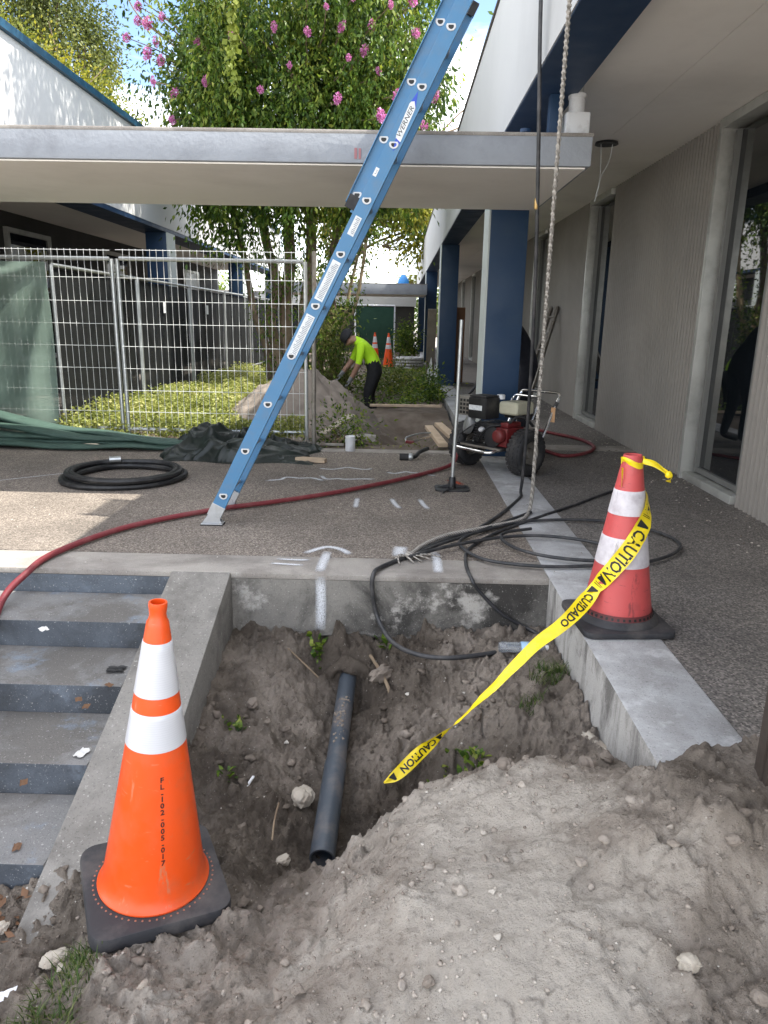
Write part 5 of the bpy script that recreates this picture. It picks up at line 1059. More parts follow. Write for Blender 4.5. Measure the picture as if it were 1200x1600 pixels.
J2 = {k: ((p[0] - .02 + max(0, 1.2 - p[0]) * .55, p[1], p[2]), tuple(q * .86 for q in r) if hasattr(r, '__len__') else r * .86) for k, (p, r) in J2.items()}
E2 = [(a, b_, {0: 0, 1: 1, 2: 2, 3: 3, 4: 4}[m]) for a, b_, m in E if 'f' not in a[3:] + b_[3:] and 't' not in a[3:] + b_[3:]]
hand(J2, E2, 'lhd', (1.054, 7.4, .54), (-.3, 0, -1), (-.6, 0, .3), 2); hand(J2, E2, 'rhd', (1.058, 7.8, .56), (-.3, 0, -1), (-.6, 0, .3), 2)
E2 = [(a, b_, 2 if m == 3 else m) for a, b_, m in E2]
pw2, O2 = figure('person', 'person in dark navy work clothes bending down behind the nearest navy column', J2, E2, None, ['navy_cloth', 'navy_cloth', 'skin', 'glove', 'black_metal'], 'pel')
b = MB(); b.lathe([(.098, -.03), (.102, .02), (.09, .06), (.06, .085), (.001, .095)], 18, Matrix.Translation(Vector((1.03, 7.55, 1.2)) - O2) @ Matrix.Rotation(R(-60), 4, 'Y')); b.build('hair', M['cloth_dark'], pw2, smooth=True)

# ================================================================== trees and plants
def leaves(C, D, size, tint, rg, bend=.25, wid=.42):
    """C centres (n,3), D leaf directions (n,3) -> kite-shaped leaf faces"""
    n = len(C); D = D / (np.linalg.norm(D, axis=1)[:, None] + 1e-9); r = rg.normal(size=(n, 3)); W = np.cross(D, r); W /= np.linalg.norm(W, axis=1)[:, None] + 1e-9
    N = np.cross(D, W); s = size[:, None]
    V = np.stack([C, C + D * s * .45 + W * s * wid * .5 + N * s * .06, C + D * s - N * s * bend * .4, C + D * s * .45 - W * s * wid * .5 + N * s * .06], 1).reshape(-1, 3)
    return V, np.arange(4 * n).reshape(-1, 4), tint
def clump_cloud(lobes, rg, per=55, spread=.2, size=(.05, .095), droop=.7, shell=.5):
    Cs, Ds, Ss, Ts = [], [], [], []
    for (c, r, n) in lobes:
        u = rg.normal(size=(n, 3)); u /= np.linalg.norm(u, axis=1)[:, None]; rad = shell + (1 - shell) * rg.random(n) ** .6
        cc = np.array(c) + u * np.array(r) * rad[:, None] * (1 + .18 * rg.normal(size=(n, 1)))
        base = np.clip(.05 + .75 * rg.random(n) + .12 * rg.normal(size=n), 0, 1)
        for q in range(n):
            m = int(per * rg.uniform(.5, 1.4)); p = rg.normal(size=(m, 3)) * spread * np.array([1, 1, 1.25]) * rg.uniform(.6, 1.3); p[:, 2] -= np.abs(rg.normal(size=m)) * spread * droop
            d = p * .8 + rg.normal(size=(m, 3)) * .5 * spread; d[:, 2] -= droop * spread * 1.2
            Cs.append(cc[q] + p); Ds.append(d); Ss.append(rg.uniform(*size, m)); Ts.append(np.clip(base[q] + rg.normal(0, .13, m), 0, 1))
    return np.concatenate(Cs), np.concatenate(Ds), np.concatenate(Ss), np.concatenate(Ts)
def branch(b, p0, p1, r0, r1, rg, n=7, jit=.08, k=7):
    P = [np.array(p0) + (np.array(p1) - np.array(p0)) * t + (rg.normal(size=3) * jit * (0 < t < 1)) for t in np.linspace(0, 1, n)]
    P = spline(P, 4); m = len(P); b.tube(P, [r0 + (r1 - r0) * i / (m - 1) for i in range(m)], k); return P
rg = np.random.default_rng(5)
mt = thing('flowering_tree', (-1.7, 12.6, 0), 'vine-covered flowering tree with pink blossoms and several stems, behind the front canopy', 'tree')
OO = np.array([-1.7, 12.6, 0])
stems = [((-2.05, 12.5, -.05), (-2.2, 12.5, 4.2), .10, .05, 'bark'), ((-1.9, 12.7, -.05), (-1.7, 12.9, 5.0), .13, .06, 'bark'), ((-1.55, 12.4, -.05), (-1.45, 12.4, 4.6), .12, .06, 'bark'), ((-1.35, 12.7, -.05), (-.75, 12.6, 4.4), .09, .04, 'bark'), ((-1.2, 12.5, -.05), (-.35, 12.3, 3.6), .04, .02, 'bark_pale'), ((-1.1, 12.6, -.05), (-.5, 12.7, 3.8), .035, .018, 'bark_pale'), ((-2.2, 12.8, -.05), (-3.0, 12.9, 4.4), .07, .03, 'bark')]
paths = []
for p0, p1, r0, r1, m in stems:
    b = MB(); paths.append(branch(b, np.array(p0) - OO, np.array(p1) - OO, r0, r1, rg, 8, .06, 9)); b.build('trunk', M[m], mt, smooth=True, fix=False)
b = MB()
for k in range(26):
    p = paths[rg.integers(len(paths))]; s0 = np.array(p[-1 - rg.integers(6)]); e = s0 + np.array([rg.normal() * 1.0, rg.normal() * .9, rg.uniform(.3, 2.2)]); branch(b, s0, e, .03, .008, rg, 5, .08, 5)
b.build('limbs', M['bark'], mt, smooth=True, fix=False)
lob = [((-1.9, 12.5, 4.5), (1.75, 1.3, 1.45), 330), ((-.35, 12.4, 4.8), (.95, 1.1, 1.5), 210), ((-2.8, 12.3, 4.8), (.5, .9, 1.5), 120), ((-1.5, 12.4, 6.7), (2.3, 1.8, 1.5), 230), ((-1.6, 9.0, 6.9), (1.9, 1.5, .9), 260), ((-2.75, 12.2, 3.3), (.5, .6, .6), 44), ((-1.2, 12.0, 3.4), (1.2, .6, .5), 70)]
C_, D_, S_, T_ = clump_cloud([((np.array(c) - OO), r, n) for c, r, n in lob], rg, 90, .18, (.045, .13), .9)
V, F, T_ = leaves(C_, D_, S_, T_, rg); np_mesh('crown', V, F, M['leaf'], mt, fattr={'tint': T_})
# hanging vine curtains and trunk ivy
Cs, Ds = [], []
for k in range(120):
    x = rg.uniform(-3.0, .3); y = rg.uniform(11.1, 11.9); z0 = rg.uniform(3.3, 6.0); L = rg.uniform(.5, 1.5); m = int(L * 75); t_ = rg.random(m)
    Cs.append(np.stack([x + rg.normal(size=m) * .05 + .05 * np.sin(t_ * 7 + k), y + rg.normal(size=m) * .05, z0 - t_ * L], 1)); Ds.append(np.stack([rg.normal(size=m) * .6, rg.normal(size=m) * .6 - .2, -np.ones(m)], 1))
for p in paths:
    P = np.array(p) + OO; m = 420; q = rg.integers(0, len(P), m); pp = P[q] + rg.normal(size=(m, 3)) * np.array([.10, .10, .12]); pp = pp[(rg.random(m) < .75)]; Cs.append(pp); Ds.append(rg.normal(size=pp.shape) + np.array([0, -.4, -.6]))
for (x, y, z0, z1, n) in ((-2.9, 12.0, 2.0, 3.1, 260), (-2.6, 12.0, 2.2, 3.2, 300), (-2.35, 12.1, 1.9, 3.2, 320), (-3.15, 12.1, 2.3, 3.0, 140), (-1.75, 12.0, 1.6, 3.2, 340), (-1.2, 12.1, 1.2, 3.2, 340), (-2.1, 12.2, .3, 3.0, 420), (-1.55, 12.1, .2, 2.8, 380), (-1.0, 12.1, .1, 2.2, 420), (-.8, 12.2, .2, 1.6, 300), (-1.3, 12.0, .0, 1.4, 320)):
    Cs.append(np.stack([x + rg.normal(size=n) * .11, y + rg.normal(size=n) * .1, rg.uniform(z0, z1, n)], 1)); Ds.append(rg.normal(size=(n, 3)) * .6 + np.array([0, -.2, -1]))
C_ = np.concatenate(Cs) - OO; D_ = np.concatenate(Ds); V, F, T_ = leaves(C_, D_, rg.uniform(.05, .095, len(C_)), np.clip(rg.normal(.5, .25, len(C_)), 0, 1), rg)
np_mesh('vines', V, F, M['leaf_vine'], mt, fattr={'tint': T_})
n = 150; t_ = rg.random(n); C_ = np.stack([-2.28 + rg.normal(size=n) * .035, 10.9 + rg.normal(size=n) * .03, 5.9 - t_ * 1.75], 1) - OO; D_ = np.stack([rg.normal(size=n) * .5, -np.ones(n) * .3, -np.ones(n)], 1)
V, F, T_ = leaves(C_, D_, rg.uniform(.09, .12, n), np.clip(1.0 - t_ * .1, 0, 1), rg, wid=.8); np_mesh('hanging_tendril', V, F, M['leaf_vine'], mt, fattr={'tint': T_})
# pink blossom clusters on twigs
n = 150; u = rg.normal(size=(n, 3)); u /= np.linalg.norm(u, axis=1)[:, None]; C_ = u * np.array([.075, .075, .11]) * rg.random((n, 1)) ** .4; V, F, T_ = leaves(C_, u + rg.normal(size=(n, 3)) * .5, rg.uniform(.03, .05, n), rg.random(n), rg, wid=.9)
fl = None
spots = [(-3.85, 11.9, 5.5), (-3.7, 11.8, 5.25), (-3.62, 11.9, 5.05), (-3.5, 11.7, 4.75), (-4.05, 11.9, 5.1), (-3.6, 11.6, 4.45), (-3.35, 11.6, 3.95), (-3.4, 11.5, 3.5), (-2.75, 11.2, 4.35), (-2.45, 11.0, 3.3), (-2.3, 11.0, 4.85), (-1.55, 11.0, 4.5), (-1.75, 11.0, 4.95), (-1.05, 11.0, 5.2), (-.85, 11.1, 5.0), (-.7, 11.1, 5.35), (-.45, 11.2, 5.05), (-.55, 11.2, 4.75), (-.35, 11.2, 4.5), (-.9, 11.0, 4.1), (-1.1, 11.0, 3.55), (-.2, 11.2, 5.3), (.1, 11.3, 5.4), (.62, 11.6, 5.35), (.5, 11.5, 4.75), (.45, 11.6, 4.3), (.3, 11.5, 3.9), (.2, 11.5, 3.55), (-3.95, 12.0, 5.75), (-3.2, 11.6, 5.9), (-1.3, 11.0, 5.6), (.35, 11.5, 5.7), (-.3, 11.0, 3.9), (.35, 11.6, 4.55), (-2.9, 11.4, 4.9), (-1.95, 11.0, 4.2), (-3.75, 11.9, 4.9), (-3.9, 12.0, 5.35), (-3.45, 11.7, 5.3), (-.75, 11.0, 4.6), (-.1, 11.2, 4.2), (-1.3, 11.0, 4.9), (-3.3, 11.6, 4.3), (.15, 11.3, 5.0)]
for k, p in enumerate(spots):
    if fl is None: fl = np_mesh('blossom', V, F, M['petal'], mt, fattr={'tint': T_}); o = fl
    else: o = fl.copy(); COL.objects.link(o); o.parent = mt
    o.location = np.array(p) - OO; s = rg.uniform(.4, .78); o.scale = (s, s, s * rg.uniform(.8, 1.3)); o.rotation_euler = (rg.uniform(-.5, .5), rg.uniform(-.5, .5), rg.uniform(0, 6))
b = MB()
for p in spots:
    p = np.array(p) - OO; c = np.array([-.0, .0, 4.6]); d = (c - p); branch(b, p, p + d * .3 + np.array([0, .25, -.1]), .006, .012, rg, 4, .03, 5)
tag(b.build('twigs', M['bark'], mt, smooth=True, fix=False), kind='stuff')
Cs, Ds = [], []
for p in spots:
    if p[0] < -3.1 or p[0] > .15:
        m = 34; t_ = rg.random(m)[:, None]; q = np.array(p) + (np.array([-1.7, 12.6, 4.6]) - np.array(p)) * .35 * t_ + rg.normal(size=(m, 3)) * .07; Cs.append(q); Ds.append(rg.normal(size=(m, 3)) + np.array([0, 0, -.4]))
C_ = np.concatenate(Cs) - OO; V, F, T_ = leaves(C_, np.concatenate(Ds), rg.uniform(.05, .08, len(C_)), np.clip(rg.normal(.35, .2, len(C_)), 0, 1), rg); np_mesh('twig_leaves', V, F, M['leaf'], mt, fattr={'tint': T_})

def bg_tree(name, label, base, h, lobes, mat, seed, per=45, spread=.42, size=(.12, .22), tr=.16, shell=.45, wid=.6):
    rg = np.random.default_rng(seed); t = thing(name, base, label, 'tree'); O = np.array(base); b = MB()
    P = branch(b, (0, 0, -.1), (0, 0, h * .6), tr, tr * .55, rg, 6, .12, 8)
    for c, r, n in lobes:
        e = np.array(c) - O; branch(b, P[-1], e, tr * .5, tr * .15, rg, 5, .15, 6)
        for k in range(5): branch(b, e * .6 + np.array(P[-1]) * .4, e + rg.normal(size=3) * np.array(r) * .7, tr * .22, tr * .06, rg, 4, .12, 5)
    b.build('trunk', M['bark'], t, smooth=True, fix=False)
    C_, D_, S_, T_ = clump_cloud([((np.array(c) - O), r, n) for c, r, n in lobes], rg, per, spread, size, .4, shell); V, F, T_ = leaves(C_, D_, S_, T_, rg, .25, wid)
    np_mesh('crown', V, F, M[mat], t, fattr={'tint': T_}); return t
bg_tree('tall_tree', 'tall open olive-green tree behind the left roof, at the top left', (-8.6, 20, 0), 7, [((-10.2, 20, 8.6), (1.5, 1.5, 1.2), 38), ((-8.7, 20, 8.7), (.9, 1.2, .9), 24), ((-7.75, 19.8, 7.5), (.45, .8, .7), 16), ((-9.3, 20, 7.1), (1.1, 1.1, .6), 18), ((-11.6, 20, 7.6), (1.2, 1.3, 1.3), 26)], 'leaf_olive', 21, 330, .27, (.06, .11), shell=.5)
bg_tree('yellow_tree', 'bright yellow-green tree along the left roof edge', (-7.6, 17, 0), 4.6, [((-8.6, 16.8, 6.2), (.8, .9, .7), 24), ((-7.7, 16.9, 5.7), (.7, .9, .5), 26), ((-6.75, 17, 5.2), (.55, .9, .6), 28), ((-6.0, 17.2, 4.5), (.4, .8, .5), 20)], 'leaf_yellow', 22, 400, .27, (.05, .09), .12)
bg_tree('small_green_tree', 'darker green treetop just right of the yellow tree', (-7.7, 21, 0), 4.5, [((-7.9, 21, 5.7), (.5, .8, .8), 20), ((-7.5, 21, 4.7), (.5, .7, .6), 18)], 'leaf', 23, 120, .26, (.09, .16), .12)
bg_tree('overhanging_tree', 'yellow-olive tree overhanging the far end of the courtyard', (-2.3, 25.5, 0), 5, [((-1.4, 25.2, 5.2), (1.2, 1.2, .9), 34), ((-.2, 25, 5.0), (1.1, 1.2, .9), 34), ((.6, 25, 5.0), (.6, .9, 1.0), 24), ((-2.0, 25.3, 4.2), (.9, 1.0, .7), 24), ((.55, 25, 3.9), (.22, .3, .5), 8)], 'leaf_yellow', 24, 110, .3, (.1, .18), .14)
for k, (x, y, s, mt_, lb_) in enumerate(((-14, 46, 1.1, 'leaf', 'far tree behind the left building roof'), (-5.5, 52, .9, 'leaf_olive', 'far tree left of the sky gap at the courtyard end'), (3.0, 60, .8, 'leaf', 'far tree behind the right roof end'), (9, 48, 1.3, 'leaf_olive', 'far tree hidden mostly behind the right building'))):
    bg_tree('far_tree', lb_, (x, y, 0), 3.0 * s, [((x, y, 3.6 * s), (2.4 * s, 2, 1.6 * s), 40), ((x - 1.5 * s, y, 2.6 * s), (1.8 * s, 1.8, 1.3 * s), 30), ((x + 1.6 * s, y, 2.7 * s), (1.8 * s, 1.8, 1.4 * s), 30)], mt_, 40 + k, 45, .5, (.18, .32))
# palm seen at the far end
pm = thing('palm', (.55, 33.5, 2.0), 'small palm with yellow-green fronds above the far roof', 'palm'); b = MB(); b.tube([(0, 0, -2.0), (.03, 0, -.4), (0, 0, .9)], [.1, .08, .07], 8); b.build('trunk', M['bark'], pm, smooth=True)
Cs, Ds = [], []
for k in range(16):
    a = 2.4 * k; el = .9 - .09 * k
    for s in np.linspace(.1, 1.0, 26):
        p = np.array([math.cos(a) * s * math.cos(el) * 1.1, math.sin(a) * s * math.cos(el) * 1.1, .9 + s * math.sin(el) - .5 * s * s]); sd_ = np.array([-math.sin(a), math.cos(a), 0])
        for q in (-1, 1): Cs.append(p); Ds.append(sd_ * q + np.array([math.cos(a), math.sin(a), -.3]) * .6)
Cs = np.array(Cs); V, F, T_ = leaves(Cs, np.array(Ds), np.full(len(Cs), .26), np.clip(rg.normal(.5, .2, len(Cs)), 0, 1), rg, wid=.14); np_mesh('fronds', V, F, M['leaf_yellow'], pm, fattr={'tint': T_})
# shrubs in the courtyard
def shrub(name, label, c, r, n, mat, seed, per=40, size=(.04, .075)):
    rg = np.random.default_rng(seed); t = thing(name, (c[0], c[1], 0), label, 'shrub'); O = np.array([c[0], c[1], 0])
    b = MB()
    for k in range(7): branch(b, (rg.normal() * .05, rg.normal() * .05, -.05), (rg.normal() * r[0] * .6, rg.normal() * r[1] * .6, c[2] + r[2] * .3), .015, .004, rg, 4, .04, 5)
    b.build('stems', M['bark'], t, smooth=True, fix=False)
    C_, D_, S_, T_ = clump_cloud([(np.array(c) - O, r, n)], rg, per, .11, size, .3, .3); V, F, T_ = leaves(C_, D_, S_, T_, rg); np_mesh('foliage', V, F, M[mat], t, fattr={'tint': T_})
shrub('shrub', 'leafy olive shrub left of the bending worker', (-1.0, 12.1, .28), (.38, .45, .42), 46, 'leaf_olive', 31)
shrub('shrub', 'light green shrub at the foot of the vine-covered tree', (-1.15, 12.3, .85), (.35, .4, .6), 44, 'leaf_cover', 32)
shrub('shrub', 'dark green fern-like shrub beside the far navy columns', (.25, 20.6, .6), (.35, .6, .7), 46, 'leaf', 33, 45, (.06, .11))
shrub('shrub', 'low dark shrub in front of the second navy column', (.5, 12.0, .08), (.3, .8, .22), 50, 'leaf', 34)
shrub('shrub', 'low dark shrub behind the long pale stick', (.0, 13.0, .1), (.5, .9, .25), 60, 'leaf_olive', 35)
shrub('shrub', 'small green weed clump at the right foot of the sand pile', (-.55, 7.35, .08), (.22, .22, .15), 26, 'leaf', 36, 40, (.03, .055))
# ground cover behind the fence
def cover(name, label, n, xr, yr, hgt, mat, seed, size=(.035, .06), mask=None):
    rg = np.random.default_rng(seed); x = rg.uniform(*xr, n); y = yr[0] + (yr[1] - yr[0]) * rg.random(n) ** 1.3
    keep = fbm(x, y, 1.1, 3, seed) + rg.uniform(-.4, .5, n) > -.1
    if mask: keep &= mask(x, y)
    x = x[keep]; y = y[keep]; m = len(x); z = court_h(x, y) + hgt * (.35 + .65 * rg.random(m)) * (.55 + .6 * (fbm(x, y, 1.7, 3, seed + 3) + .5))
    D = np.stack([rg.normal(size=m), rg.normal(size=m), rg.normal(size=m) * .35 + .15], 1); V, F, T_ = leaves(np.stack([x, y, z], 1), D, rg.uniform(*size, m), np.clip(rg.normal(.5, .2, m) + .25 * fbm(x, y, 2, 2, seed + 9), 0, 1), rg, wid=.62)
    o = np_mesh(name, V, F, M[mat], fattr={'tint': T_}); return tag(o, label, 'ground cover', kind='stuff')
cover('ground_cover', 'sunlit pale green ground cover behind the front fence', 120000, (-3.3, -.9), (6.95, 15), .30, 'leaf_cover', 51, (.024, .045), mask=lambda x, y: ((x + 1.1) / .95) ** 2 + ((y - 8.8) / 1.7) ** 2 > .8)
cover('ground_cover', 'shaded green ground cover along the navy columns', 7000, (-.75, .75), (10.7, 19), .16, 'leaf', 52, mask=lambda x, y: ((x + .45) / .4) ** 2 + ((y - 11.5) / .7) ** 2 > 1)
cover('ground_cover', 'sparse weeds on the dark trench soil', 350, (-.6, .75), (7.0, 9.6), .06, 'leaf_olive', 53, (.02, .045))
# grass and weeds in the foreground dirt
def tuft(label, c, rad, n, h, seed, broad=False, name='grass_tuft'):
    rg = np.random.default_rng(seed); V = []; F = []; T_ = []
    for k in range(n):
        a = rg.uniform(0, 6.28); q = rad * rg.random() ** .6; x, y = c[0] + q * math.cos(a), c[1] + q * math.sin(a); z = dz(x, y) - .006; b_ = rg.uniform(0, 6.28); L = h * rg.uniform(.45, 1.1); w = L * .3 if broad else rg.uniform(.0018, .0032); lean = rg.uniform(.3, 1.1)
        i = len(V); dx, dy = math.cos(b_), math.sin(b_)
        for s in (0, .35, .7, 1.0):
            ww = w * ((1 - s) if not broad else math.sin(math.pi * min(1, s * .9 + .08))); px = x + dx * L * lean * s * s; py = y + dy * L * lean * s * s; pz = z + L * (s - .35 * lean * s * s)
            V += [(px - dy * ww - c[0], py + dx * ww - c[1], pz - c[2]), (px + dy * ww - c[0], py - dx * ww - c[1], pz - c[2])]
        for s in range(3): F.append((i + 2 * s, i + 2 * s + 1, i + 2 * s + 3, i + 2 * s + 2)); T_.append(rg.random())
    o = np_mesh(name, V, F, M['grass'] if not broad else M['leaf_vine'], fattr={'tint': T_}, smooth=True); o.location = c; return tag(o, label, 'grass' if not broad else 'weed')
tuft('green grass tuft against the kerb, right of the yellow tape', (.67, 2.80, -.24), .085, 240, .085, 71)
tuft('small brownish grass tuft on the bank below the yellow tape', (.56, 2.62, -.3), .05, 90, .06, 72)
tuft('grass tuft beside the left corner of the orange cone base', (-.80, 1.52, -.43), .075, 170, .065, 73)
tuft('grass tuft in the bottom left corner', (-.84, 1.36, -.46), .11, 320, .07, 74)
tuft('low green weeds under the end of the yellow tape', (.22, 2.47, -.5), .1, 40, .045, 75, True, 'weed')
tuft('pale green weed below the tape, at the top of the pit', (.34, 2.47, -.45), .05, 24, .05, 76, True, 'weed')
tuft('small weed at the foot of the wall left of the pipe', (-.37, 3.24, -.33), .05, 22, .055, 77, True, 'weed')
tuft('small weed at the foot of the wall right of the pipe', (-.03, 3.27, -.36), .04, 14, .05, 78, True, 'weed')
tuft('small dark weed on the left bank of the pit', (-.66, 2.72, -.45), .05, 16, .05, 79, True, 'weed')
tuft('tiny weed beside the stair cheek, left of the pale rock', (-.62, 2.45, -.55), .035, 10, .04, 80, True, 'weed')

# ------------------------------------------------------------------ pipe, stones and litter in the pit
pi = thing('drain_pipe', (-.215, 2.7, -.55), 'dark grey plastic drain pipe with an open end, exposed in the pit', 'pipe'); PO = Vector((-.215, 2.7, -.55))
A = Vector((-.2, 3.55, -.425)); B = Vector((-.225, 2.13, -.615)); d = (B - A); L = d.length; d.normalize()
q = d.to_track_quat('Z', 'Y').to_matrix().to_4x4(); q.translation = A - PO
MB().lathe([(.041, 0), (.041, L * .67), (.045, L * .672), (.045, L), (.039, L), (.039, L * .6)], 32, q).build('pipe_wall', M['pipe'], pi, smooth=True, sharp=40)
MB().lathe([(.0385, L * .75), (.0385, L * .55), (.001, L * .54)], 24, q).build('bore', M['pipe_in'], pi, smooth=True)
rgc = np.random.default_rng(91); b = MB()
for k in range(60):
    s = L * rgc.choice([.42, .47, .52, .58, .5]) + rgc.normal() * .02; a = R(90) + rgc.normal() * .35; p = A + d * s; x = Vector((1, 0, 0)); up = x.cross(d).normalized(); up = up if up.z > 0 else -up
    c = p + (x * math.cos(a) + up * math.sin(a)) * .0415 - PO; r_ = rgc.uniform(.002, .008); Mq = Matrix.Translation(c) @ Matrix.Diagonal((r_, r_ * 1.3, r_ * .6, 1)); b.add([tuple(v) for v in IV1 * (1 + rgc.uniform(-.2, .2, (len(IV1), 1)))], [tuple(f) for f in IF1], Mq)
b.build('dirt_crust', M['stone_grey'], pi)
Pa = spline([(-.34, 3.16, -.60), (-.315, 3.17, -.49), (-.26, 3.18, -.415), (-.2, 3.18, -.395), (-.14, 3.18, -.41), (-.085, 3.17, -.48), (-.06, 3.16, -.6)], 5); rga = np.random.default_rng(8)
n_ = len(Pa); V = []; F = []; kk = 22; Pa = np.array(Pa)
for i, p in enumerate(Pa):
    t_ = Pa[min(i + 1, n_ - 1)] - Pa[max(i - 1, 0)]; t_ /= np.linalg.norm(t_); u_ = np.array([0, 1, 0]); v_ = np.cross(t_, u_)
    for k in range(kk):
        a = 6.283 * k / kk; q = np.array(p) + (u_ * math.cos(a) * 1.7 + v_ * math.sin(a)) * .04
        rr = .034 * (1 + .5 * math.sin(q[0] * 41 + q[2] * 23) * math.sin(q[1] * 37 + k * .4) + rga.uniform(-.1, .1)); V.append(np.array(p) + (u_ * math.cos(a) * 1.3 + v_ * math.sin(a)) * rr - np.array([-.2, 3.15, -.45]))
for i in range(n_ - 1):
    for k in range(kk): F.append((i * kk + k, i * kk + (k + 1) % kk, (i + 1) * kk + (k + 1) % kk, (i + 1) * kk + k))
o = np_mesh('soil_arch', V, F, M['dirt'], smooth=True, sharp=60, vattr={'dry': np.full(len(V), .08)}); o.location = (-.2, 3.17, -.465); tag(o, 'crumbly arch of soil over the hole where the pipe enters under the wall', 'soil')
def rock(label, c, s, seed, mat='stone', sq=(1, .85, .7), name='stone', sink=.3):
    rg = np.random.default_rng(seed); V = IV4.copy()
    for k in range(4):
        ax = rg.normal(size=3); ax /= np.linalg.norm(ax); f = rg.uniform(.6, .9); dd = V @ ax; V = V - np.clip(dd - f, 0, 1)[:, None] * ax[None] * .6
    o1, o2 = rg.uniform(0, 50, 2); nz = lambda fr, s_: fbm(V[:, 0] * 1.0 + V[:, 2] * .7 + o1, V[:, 1] * 1.0 - V[:, 2] * .8 + o2, fr, 3, seed * 7 + s_, .55)
    V = V * (1 + .38 * nz(1.1, 1) + .16 * nz(3.2, 2) + .09 * nz(8, 3))[:, None] * np.array(sq) * s
    a = rg.uniform(0, 6); V[:, :2] = V[:, :2] @ np.array([[math.cos(a), -math.sin(a)], [math.sin(a), math.cos(a)]])
    z = dz(c[0], c[1]); o = np_mesh(name, V, IF4, M[mat], smooth=True, sharp=40); o.location = (c[0], c[1], z + s * sq[2] * (1 - sink)); return tag(o, label, 'stone')
rock('large pale limestone lump left of the pipe', (-.33, 2.43), .05, 1)
rock('fist-sized pale stone left of the open pipe end', (-.36, 2.13), .026, 2)
rock('white knobbly stone on the mound near the lower right corner', (.665, 1.30), .024, 3, sq=(.8, 1.1, .7), sink=.2)
rock('pale stone beside the grass in the lower left corner', (-.905, 1.60), .028, 4, sq=(.8, 1.2, .7))
rock('small pale stone just right of the corner stone, by the grass', (-.85, 1.53), .017, 5)
rock('pale pebble in front of the orange cone base', (-.60, 1.43), .015, 6, sq=(1.4, .8, .6))
rock('brown stone lodged beside the pipe where it enters the wall', (-.045, 3.08), .07, 7, 'stone_grey', (.55, 1.2, .6))
rock('grey stone on the right bank of the pit beneath the tape', (.33, 2.7), .05, 8, 'stone_grey')
rock('dark grey clod on the crest of the mound', (.36, 2.0), .03, 9, 'stone_grey')
rock('grey clod left of the kerb end', (.62, 2.0), .032, 10, 'stone_grey')
rock('second grey clod at the foot of the kerb', (.70, 2.08), .026, 11, 'stone_grey')
rock('grey-brown clod on the left bank by the stair cheek', (-.6, 2.85), .03, 12, 'stone_grey')
rock('small rounded clod in the pit right of the pale limestone', (-.4, 2.62), .02, 13, 'stone_grey')
rock('flat pale slab chip against the kerb wall', (.725, 2.3), .05, 14, 'stone', (.35, 1.3, .3))
rock('white chip in the gravel at the foot of the stairs', (-1.12, 1.72), .022, 15, sink=.1)
for k, (x, y) in enumerate(((.86, 1.55), (.98, 1.5), (.8, 1.25), (.93, 1.3), (.1, 1.3), (-.2, 1.35))): rock(['grey clod near the foot of the clad pier', 'second grey clod right at the clad pier', 'grey clod at the right edge of the mound', 'grey clod in the dark soil under the pier', 'small clod on the sandy mound, bottom centre', 'small clod on the left flank of the mound'][k], (x, y), (.022, .028, .02, .024, .014, .016)[k], 30 + k, 'stone_grey')
def dropped(name, label, cat, V, F, mat, loc, th=None):
    o = MB().add(V, F).build(name, M[mat], smooth=True, fix=False); o.location = loc; return tag(o, label, cat)
o = MB().tube([(-.012, -.05, .0), (.014, .05, .008)], .0058, 8).build('white_stick', M['plastic_white'], smooth=True); o.location = (-.535, 2.48, dz(-.535, 2.48) + .008); tag(o, 'short white plastic stick lying in the pit left of the pale limestone', 'stick')
bt = thing('plastic_bottle', (.585, 3.04, dz(.585, 3.04) + .032), 'crushed clear plastic bottle lying beside the cable below the wall', 'bottle')
MB().lathe([(.001, -.1), (.026, -.098), (.031, -.08), (.028, -.05), (.031, -.02), (.027, .0), (.031, .03), (.03, .06), (.012, .095), (.012, .11)], 18, Matrix.Rotation(R(90), 4, 'Y') @ Matrix.Diagonal((.8, 1, 1, 1))).build('body', M['bottle'], bt, smooth=True)
MB().lathe([(.029, .0), (.0325, .005), (.0325, .04), (.029, .045)], 18, Matrix.Rotation(R(90), 4, 'Y') @ Matrix.Diagonal((.8, 1, 1, 1))).build('label_band', simple('blue bottle label', (.35, .55, .75), .4), bt, smooth=True)
MB().lathe([(.014, .1105), (.014, .125), (.001, .125)], 14, Matrix.Rotation(R(90), 4, 'Y')).build('bottle_cap', M['plastic_white'], bt, smooth=True)
def scrap(label, x, y, z, s, seed, mat='litter', cat='litter', name='paper_scrap'):
    rg = np.random.default_rng(seed); n = 7; V = []; F = []
    for i in range(n):
        for j in range(n): u, v = i / (n - 1) - .5, j / (n - 1) - .5; V.append((u * s * (1 + .3 * rg.normal() * .3), v * s * .7, .004 + s * .1 * abs(math.sin(u * 6 + seed) * math.cos(v * 5)) + rg.random() * s * .03))
    for i in range(n - 1):
        for j in range(n - 1): F.append((i * n + j, (i + 1) * n + j, (i + 1) * n + j + 1, i * n + j + 1))
    o = np_mesh(name, V, F, M[mat], smooth=True); o.location = (x, y, z); o.rotation_euler = (0, 0, rg.uniform(0, 6)); tag(o, label, cat)
scrap('white paper scrap on the second stair tread', -1.5, 2.87, -.119, .05, 1)
scrap('pale scrap on the third stair tread beside the cheek wall', -1.125, 2.33, -.359, .055, 2)
scrap('black plastic scrap in the corner of the second tread', -1.15, 2.75, -.239, .075, 3, 'hose_black')
scrap('pale blue-white plastic scrap at the left edge of the dirt', -.985, 1.50, dz(-.985, 1.50), .045, 4, 'plastic_white')
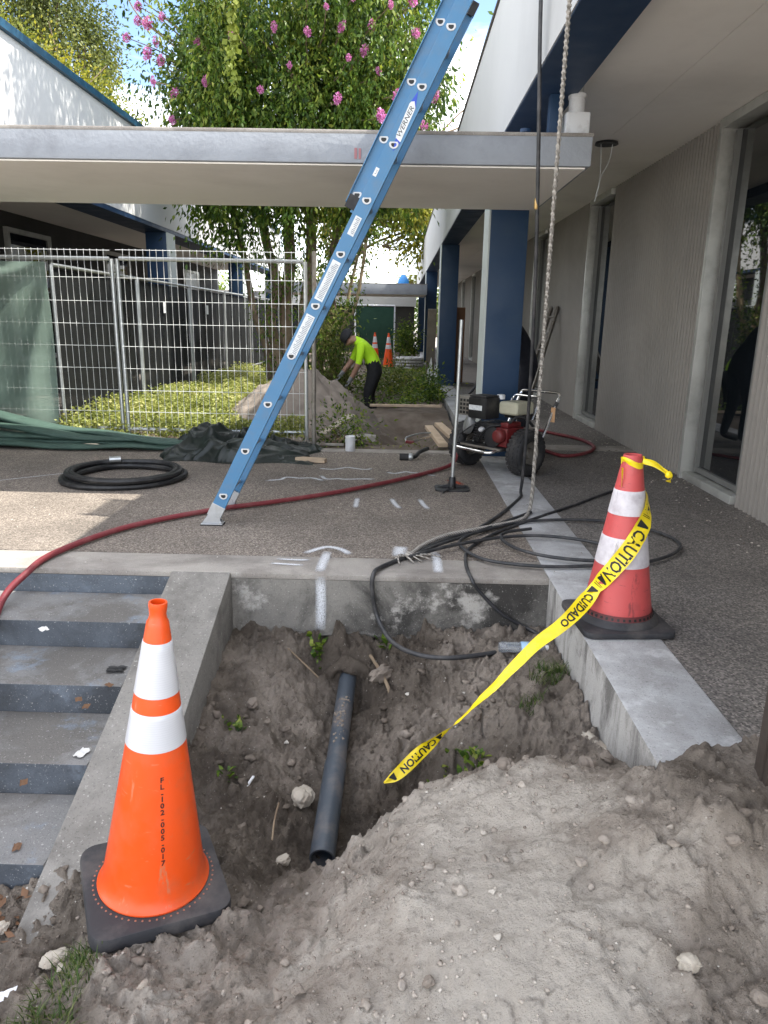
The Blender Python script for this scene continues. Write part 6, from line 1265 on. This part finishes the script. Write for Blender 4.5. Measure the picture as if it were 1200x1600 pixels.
for k, (x, y, z) in enumerate(((-1.2, 2.5, -.239), (-1.15, 2.45, -.239), (-1.25, 2.15, -.359), (-1.2, 1.98, -.479), (-1.3, 1.96, -.479), (-1.13, 2.62, -.239))):
    scrap(('brown dry leaf on a stair tread', 'curled brown leaf on a stair tread', 'dry leaf near the cheek wall', 'yellow-brown leaf on the lowest tread', 'second dry leaf on the lowest tread', 'dry leaf below the black plastic scrap')[k], x, y, z, .035, 20 + k, 'leaf_dry', 'leaf', 'dry_leaf')
rgq = np.random.default_rng(17); V = []; F = []
for k in range(80):
    x, y = rgq.uniform(-1.5, -1.06), rgq.uniform(1.62, 1.9); z = dz(x, y) + rgq.uniform(.0, .025); a = rgq.uniform(0, 6.28); s = rgq.uniform(.012, .028); i = len(V)
    for u, v in ((-1, 0), (0, -.45), (1, 0), (0, .45)): V.append((x + s * (u * math.cos(a) - v * math.sin(a)), y + s * (u * math.sin(a) + v * math.cos(a)), z + rgq.uniform(0, .012)))
    F.append((i, i + 1, i + 2, i + 3))
o = np_mesh('leaf_litter', V, F, M['leaf_dry']); tag(o, 'brown leaf litter collected at the foot of the stairs', 'leaf litter', kind='stuff')
# roots poking out of the pit wall
for k, (p, l) in enumerate((([(-.5, 3.2, -.33), (-.42, 3.12, -.36), (-.34, 3.1, -.43)], 'thin root sticking out of the bank left of the pipe'), ([(-.4, 2.3, -.52), (-.41, 2.26, -.56), (-.41, 2.2, -.6)], 'dark twig standing in the pit floor'), ([(-.1, 3.2, -.36), (-.03, 3.05, -.4), (.02, 2.98, -.5)], 'brown root beside the pipe mouth'))):
    line_obj('root', p, .004 if k < 2 else .009, M['bark'], l, 'root', 5, 6)
# small debris on the paving
rgq = np.random.default_rng(19); V = []; F = []; T_ = []
for k in range(900):
    q = rgq.random()
    if q < .45: x, y = 2.3 - abs(rgq.normal()) * .22, rgq.uniform(3.2, 13)
    elif q < .8: x, y = rgq.uniform(-3, 2.2), rgq.uniform(3.4, 6.7)
    else: x, y = rgq.uniform(-2.2, .7), 6.66 - abs(rgq.normal()) * .12
    if x > .75 and y < 1.9: continue
    a = rgq.uniform(0, 6.28); s = rgq.uniform(.003, .011) * (1.5 if q < .45 else 1); i = len(V)
    for u, v in ((-1, 0), (0, -.5), (1, 0), (0, .5)): V.append((x + s * (u * math.cos(a) - v * math.sin(a)), y + s * (u * math.sin(a) + v * math.cos(a)), .007 + rgq.uniform(0, .005)))
    V.append((x, y, .009 + s * .4)); F += [(i, i + 1, i + 4), (i + 1, i + 2, i + 4), (i + 2, i + 3, i + 4), (i + 3, i, i + 4)]; T_ += [rgq.choice([.1, .4, .7, .9, 1.0])] * 4
o = np_mesh('paving_debris', V, F, M['clod'], fattr={'tint': T_}); tag(o, 'scattered grit and leaf crumbs on the plaza and walkway', 'debris', kind='stuff')
